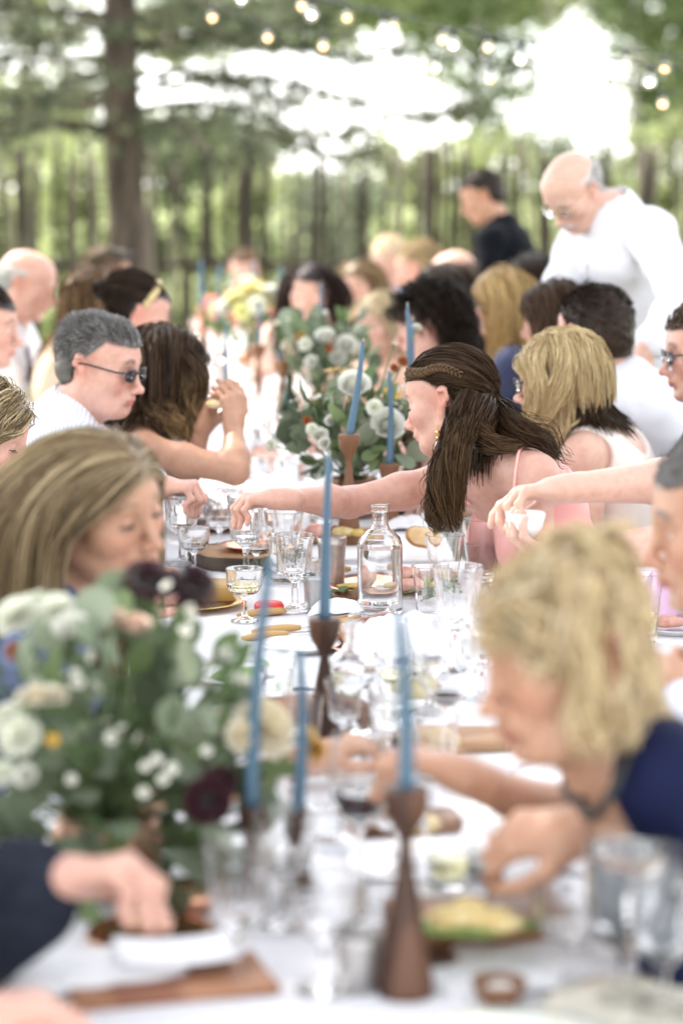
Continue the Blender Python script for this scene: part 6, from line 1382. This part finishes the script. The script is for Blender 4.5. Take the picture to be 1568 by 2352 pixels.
# 11 sleeve guest at the lower left
p = Person('person in a dark blue blazer whose sleeve and hand enter from the lower left', pt(-560, 1300, 2.45), 88, 12, 0, sex='m', skin='pink', body_yaw=85, lean=22, h=.005, hair_col=GRY, open_=0, group=SEATG)
p.S[0] = pt(-330, 1980, 2.62); p.arm(0, pt(95, 2030, 2.50), elbow=pt(-300, 2290, 2.58), hd=(1, -.05, .22), pn=(.05, -.2, -1), curl=(.8, .85, .9, .95), thumb=.7); p.arm(1, pt(-120, 2350, 2.28), hd=(.9, .2, .1), curl=.7); p.body(); short_hair(p, 500)
p.garment('blazer', CHAR, g=.026, sleeve=1.9, fold=.006, h=.008)
# 12.. the blurred guests further back
def guest(label, px, py, d, yaw, pitch=8, sex='f', skin='pink', by=None, lean=14, hair='long', hc=BRN, top=None, ln=.32, h=.008, n=620, sleeve=.5, tip=None, size=1., neck=None, arms=True, bald=False, group=SEATG, g=.012, fr=.008, stand=False, r=.0018, roll=0, part=.01, wr=(None, None), collar=False, drop=0.):
    p = Person(label, pt(px, py, d), yaw, pitch, roll, sex=sex, skin=skin, body_yaw=by, lean=lean, h=h, hair_col=hc, open_=.3 if d < 8.5 else 0, bald=bald, group=group, size=size, neck=neck, stand=stand)
    for i in (0, 1): p.arm(i, wr[i])
    p.body()
    if hair == 'long': long_hair(p, n, ln, 11, part, tip, r=(r, r * .4), off=(.002, .024), frizz=fr)
    elif hair == 'short': short_hair(p, n, .028, r=(.0018, .0008))
    elif hair == 'curly': p.comb(n * 2, w_down(part), ln, 12, off=(.008, .045), r=(r * .8, r * .4), grav=.3, frizz=.028, stiff=.6, lift=.5); p.finish_hair()
    elif hair == 'up': p.comb(n, toward(p, p.L(0, -.10, .05)), lambda q: np.linalg.norm(q - np.array((0, -.10, .05)), axis=1) * 1.15 + .02, 9, off=(.002, .014), r=(r * .8, r * .5), face=0, frizz=.003); p.lock([p.L(.02, -.10, .05), p.L(-.02, -.135, .07), p.L(-.03, -.12, .03), p.L(.03, -.125, .04), p.L(0, -.13, .065)], (.018, .026, .026, .026, .014), 120, 14); p.finish_hair()
    elif hair == 'ring': short_hair_ring(p, n)
    if top: p.garment('top' if sex == 'f' else 'shirt', top, g=g, sleeve=sleeve, h=h * 1.4, neckdrop=drop)
    if collar: p.collar(top)
    return p
def short_hair_ring(p, n): p.comb(n, w_short, .022, 4, off=(.001, .006), r=(.0014, .0007), face=0); p.finish_hair()
p = guest('person with a gold headband over dark brown hair', 318, 722, 7.3, 72, 14, hc=DBRN, hair='up', top=SH_WHITE, n=900, sleeve=1.93, wr=(pt(592, 1040, 6.95), None))
C = [p.L(*v) for v in ((-.080, -.01, .02), (-.066, .022, .082), (0, .034, .124), (.066, .022, .082), (.080, -.01, .02))]; mb = MB(); P = catmull(C, 20)
for a, b in ((-.010, 0), (.010, 0)): pass
V = np.concatenate([P + p.R[:, 1] * o for o in (-.011, .011)]); F = np.array([(i, i + 1, 21 + i, 20 + i) for i in range(19)]); ob = link('headband', mesh_np('headband', V, F), mat('gold_band', (.60, .47, .22), .4, metal=.3), p.root, True); sm = ob.modifiers.new('t', 'SOLIDIFY'); sm.thickness = .006
guest('person with dark hair tied back and a mustard top at the left edge', -36, 752, 6.8, 96, 6, hc=DBRN, hair='up', top=MUSTC, n=900, lean=18)
p = guest('person with a bald crown and white hair in a white shirt at the far left', 62, 652, 8.5, 98, 18, sex='m', hc=((.5, .5, .48), (.6, .6, .58)), hair='ring', bald='ring', top=SH_WHITE, n=700, sleeve=2, collar=True)
mb = MB(); mb.box((0, 0, 0), (.05, .012, .26), bev=.004); o = mb.mesh('necktie'); o = link('necktie', o, mat('dark_tie', (.05, .01, .02), .6), p.root); o.matrix_parent_inverse = Matrix.Translation(p.root.location).inverted(); o.location = tuple(p.N - p.U * .16 + p.F * .135); o.rotation_euler = (0.2, 0, math.radians(-98))
guest('person with sunlit long brown hair between the bald man and the gold headband', 222, 690, 8.3, 80, 10, hc=LBR, top=BEIGE, tip=(.42, .28, .14), ln=.28)
p = guest('person with dark hair and sunglasses pushed up, in front of the pine trunk', 248, 628, 10.0, 84, 4, hc=((.03, .022, .018), (.05, .035, .025), (.30, .22, .13)), top=BEIGE, ln=.22); p.glasses((.02, .02, .022), .0024, .027, .018, (.05, .05, .06), z=.085)
guest('person with a ruddy face at the far end of the table below the fence', 560, 625, 13.6, 176, 4, sex='m', hair='short', hc=LBR, top=CORAL, skin='pink', n=500)
guest('person with long dark brown hair facing the camera behind the white flowers', 712, 668, 9.9, 192, 10, hc=((.020, .010, .010), (.030, .014, .012), (.014, .008, .007)), top=mat('blush_top', (.70, .50, .40), .8), ln=.44, n=800, roll=-8, skin='fair')
guest('person with dark blonde hair and a sunlit face right of the dark haired woman', 826, 655, 10.9, 205, 8, hc=MBL, top=BEIGE, ln=.25, skin='fair')
guest('person in a pale blue shirt at the far end with strongly sunlit blond head', 893, 596, 12.6, 215, 20, sex='m', hc=((.6, .48, .32),), hair='short', top=LBLUE, skin='fair', sleeve=2, n=400)
guest('person with light brown hair next to the one in the pale blue shirt', 955, 618, 11.6, -80, 14, hc=((.34, .24, .12), (.42, .31, .17)), top=IVORY, hair='up', n=700)
guest('person with a bald pinkish head below the man in black', 1042, 640, 10.3, -70, 16, sex='m', hc=((.12, .09, .07),), bald='ring', hair='ring', top=mat('grey_shirt', (.35, .36, .38), .8), n=500)
guest('person with dark wavy hair in front of the bald pinkish head', 1012, 672, 9.1, -64, 10, hc=DBRN, top=BLACKC, ln=.26)
guest('person with pale blonde hair whose face shows between the flowers and the curly head', 872, 742, 8.8, 222, 8, hc=((.50, .40, .25), (.58, .47, .30)), top=mat('peach_top', (.72, .48, .36), .8), ln=.2, skin='fair')
guest('person with short dark curly hair behind the tall blue taper', 985, 748, 7.4, -76, 10, hair='curly', hc=((.018, .012, .009), (.03, .02, .014)), ln=.075, n=1100, top=mat('white_top', (.7, .68, .68), .8), h=.007, r=.0020)
guest('person with long golden blonde hair glowing in the sun', 1152, 692, 8.0, -72, 8, hc=((.42, .28, .11), (.55, .38, .17), (.32, .20, .08)), top=mat('blue_top', (.045, .055, .12), .8), ln=.36, n=1000, tip=(.66, .42, .16), streak_=0) if False else guest('person with long golden blonde hair glowing in the sun', 1152, 692, 8.0, -72, 8, hc=((.42, .28, .11), (.55, .38, .17), (.32, .20, .08)), top=mat('blue_top', (.045, .055, .12), .8), ln=.36, n=1000, tip=(.66, .42, .16))
guest('person with brown parted hair between the golden blonde and the dark haired man', 1272, 728, 7.2, -66, 12, hc=((.05, .028, .016), (.08, .046, .026)), top=mat('rose_top', (.52, .30, .28), .8), ln=.26, n=800)
guest('person with very dark hair below the elbow of the man in black', 1222, 652, 9.0, -60, 8, hc=DBRN, top=BLACKC, ln=.2)
p = guest('person with brown hair, beard and dark glasses at the right edge beyond the white shirt', 1622, 808, 5.9, -94, 6, sex='m', hair='short', hc=((.07, .045, .028), (.11, .075, .05)), top=mat('dark_shirt', (.03, .03, .035), .8), n=1800, h=.005, sleeve=1, lean=10); p.glasses((.03, .03, .05), .0022, .025, .016)
p.comb(900, lambda q: nrm_rows(np.stack([0 * q[:, 0], .3 + 0 * q[:, 0], -1 + 0 * q[:, 0]], 1)), .02, 4, face=0) if False else None
# standing
p = Person('person standing in a dark navy polo shirt, looking down, before the fence', pt(1108, 452, 11.8), -84, 22, 0, sex='m', skin='tan', body_yaw=-70, lean=14, h=.009, hair_col=((.03, .022, .018), (.05, .04, .03)), stand=True, open_=0, size=1.04)
p.arm(0, p.N + p.F0 * .28 - p.U * .46 - p.Rt * .16); p.arm(1, p.N + p.F0 * .3 - p.U * .42 + p.Rt * .14); p.body(); short_hair(p, 900, .022, r=(.0018, .0008)); p.garment('polo_shirt', BLACKC, g=.018, sleeve=.75); p.collar(BLACKC); p.legs('trousers', TROUS)
p = Person('person standing and leaning forward, bald with moustache, wire glasses and a white shirt', pt(1316, 438, 7.15), -126, 44, -4, sex='m', skin='fair', body_yaw=-112, lean=20, h=.0055, hair_col=((.55, .54, .52), (.62, .61, .6)), bald='ring', stand=True, open_=.2, size=.94, neck=pt(1408, 500, 7.18), brow=(.5, .45, .4), sw=.20)
p.arm(0, pt(1478, 812, 6.7), hd=(-.1, .1, -1), pn=(-.6, .7, 0), curl=.4, elbow=pt(1568, 690, 6.75)); p.arm(1, pt(1300, 800, 7.2), elbow=pt(1285, 660, 7.25)); p.body(); p.comb(900, w_short, .022, 4, off=(.001, .007), r=(.0014, .0007), face=0); p.hairmb.n
c0 = p.L(0, .098, -.057); p.lock([p.L(-.026, .086, -.066), p.L(-.010, .102, -.057), c0, p.L(.010, .102, -.057), p.L(.026, .086, -.066)], (.003, .006, .0065, .006, .003), 160, 10, r=(.0012, .0008)); p.finish_hair()
p.glasses((.75, .65, .45), .0014, .025, .018); o = p.garment('shirt', SH_WHITE, g=.022, sleeve=1.75, fold=.013, h=.008, ff=15)
def seam(pts, r, name, m):
    C = catmull(pts, 24); kd = p.gsdf
    for _ in range(5): C = C - kd.grad(C, m=.2) * kd.ev(C, .2)[:, None].clip(-.06, .06)
    mb = MB(); mb.tube(C, r, 6); link(name, mb.mesh(name), m, p.root, True); return C
C = seam([p.N - p.U * (.04 + .1 * q) + p.F * .16 for q in range(5)], .0045, 'placket', SH_WHITE)
for q in (3, 8, 13, 18):
    V, F = uvsphere(.006, 8, 6); link('button', mesh_np('button', V + C[q] + p.F * .004, F), mat('shirt_button', (.55, .55, .55), .3), p.root, True)
for q, o_ in ((0, -1), (1, 1)): seam([p.S[q] + p.U * .05 - p.Rt * o_ * .02, p.S[q] + p.F * .06 - p.Rt * o_ * .02, p.S[q] + p.F * .07 - p.U * .12 - p.Rt * o_ * .03], .004, 'seam', SH_WHITE); p.collar(SH_WHITE); p.legs('trousers', TROUS)
# a lilac napkin draped by the yellow wine tumbler
napkin('lilac satin cloth draped behind the yellow wine tumbler', 1560, 1420, .07, .10, .13, 21, .2, m=LILAC)
napkin('rolled white napkin beside the forearm of the woman in navy', 1195, 1985, .085, .03, .07, 23, -.3)
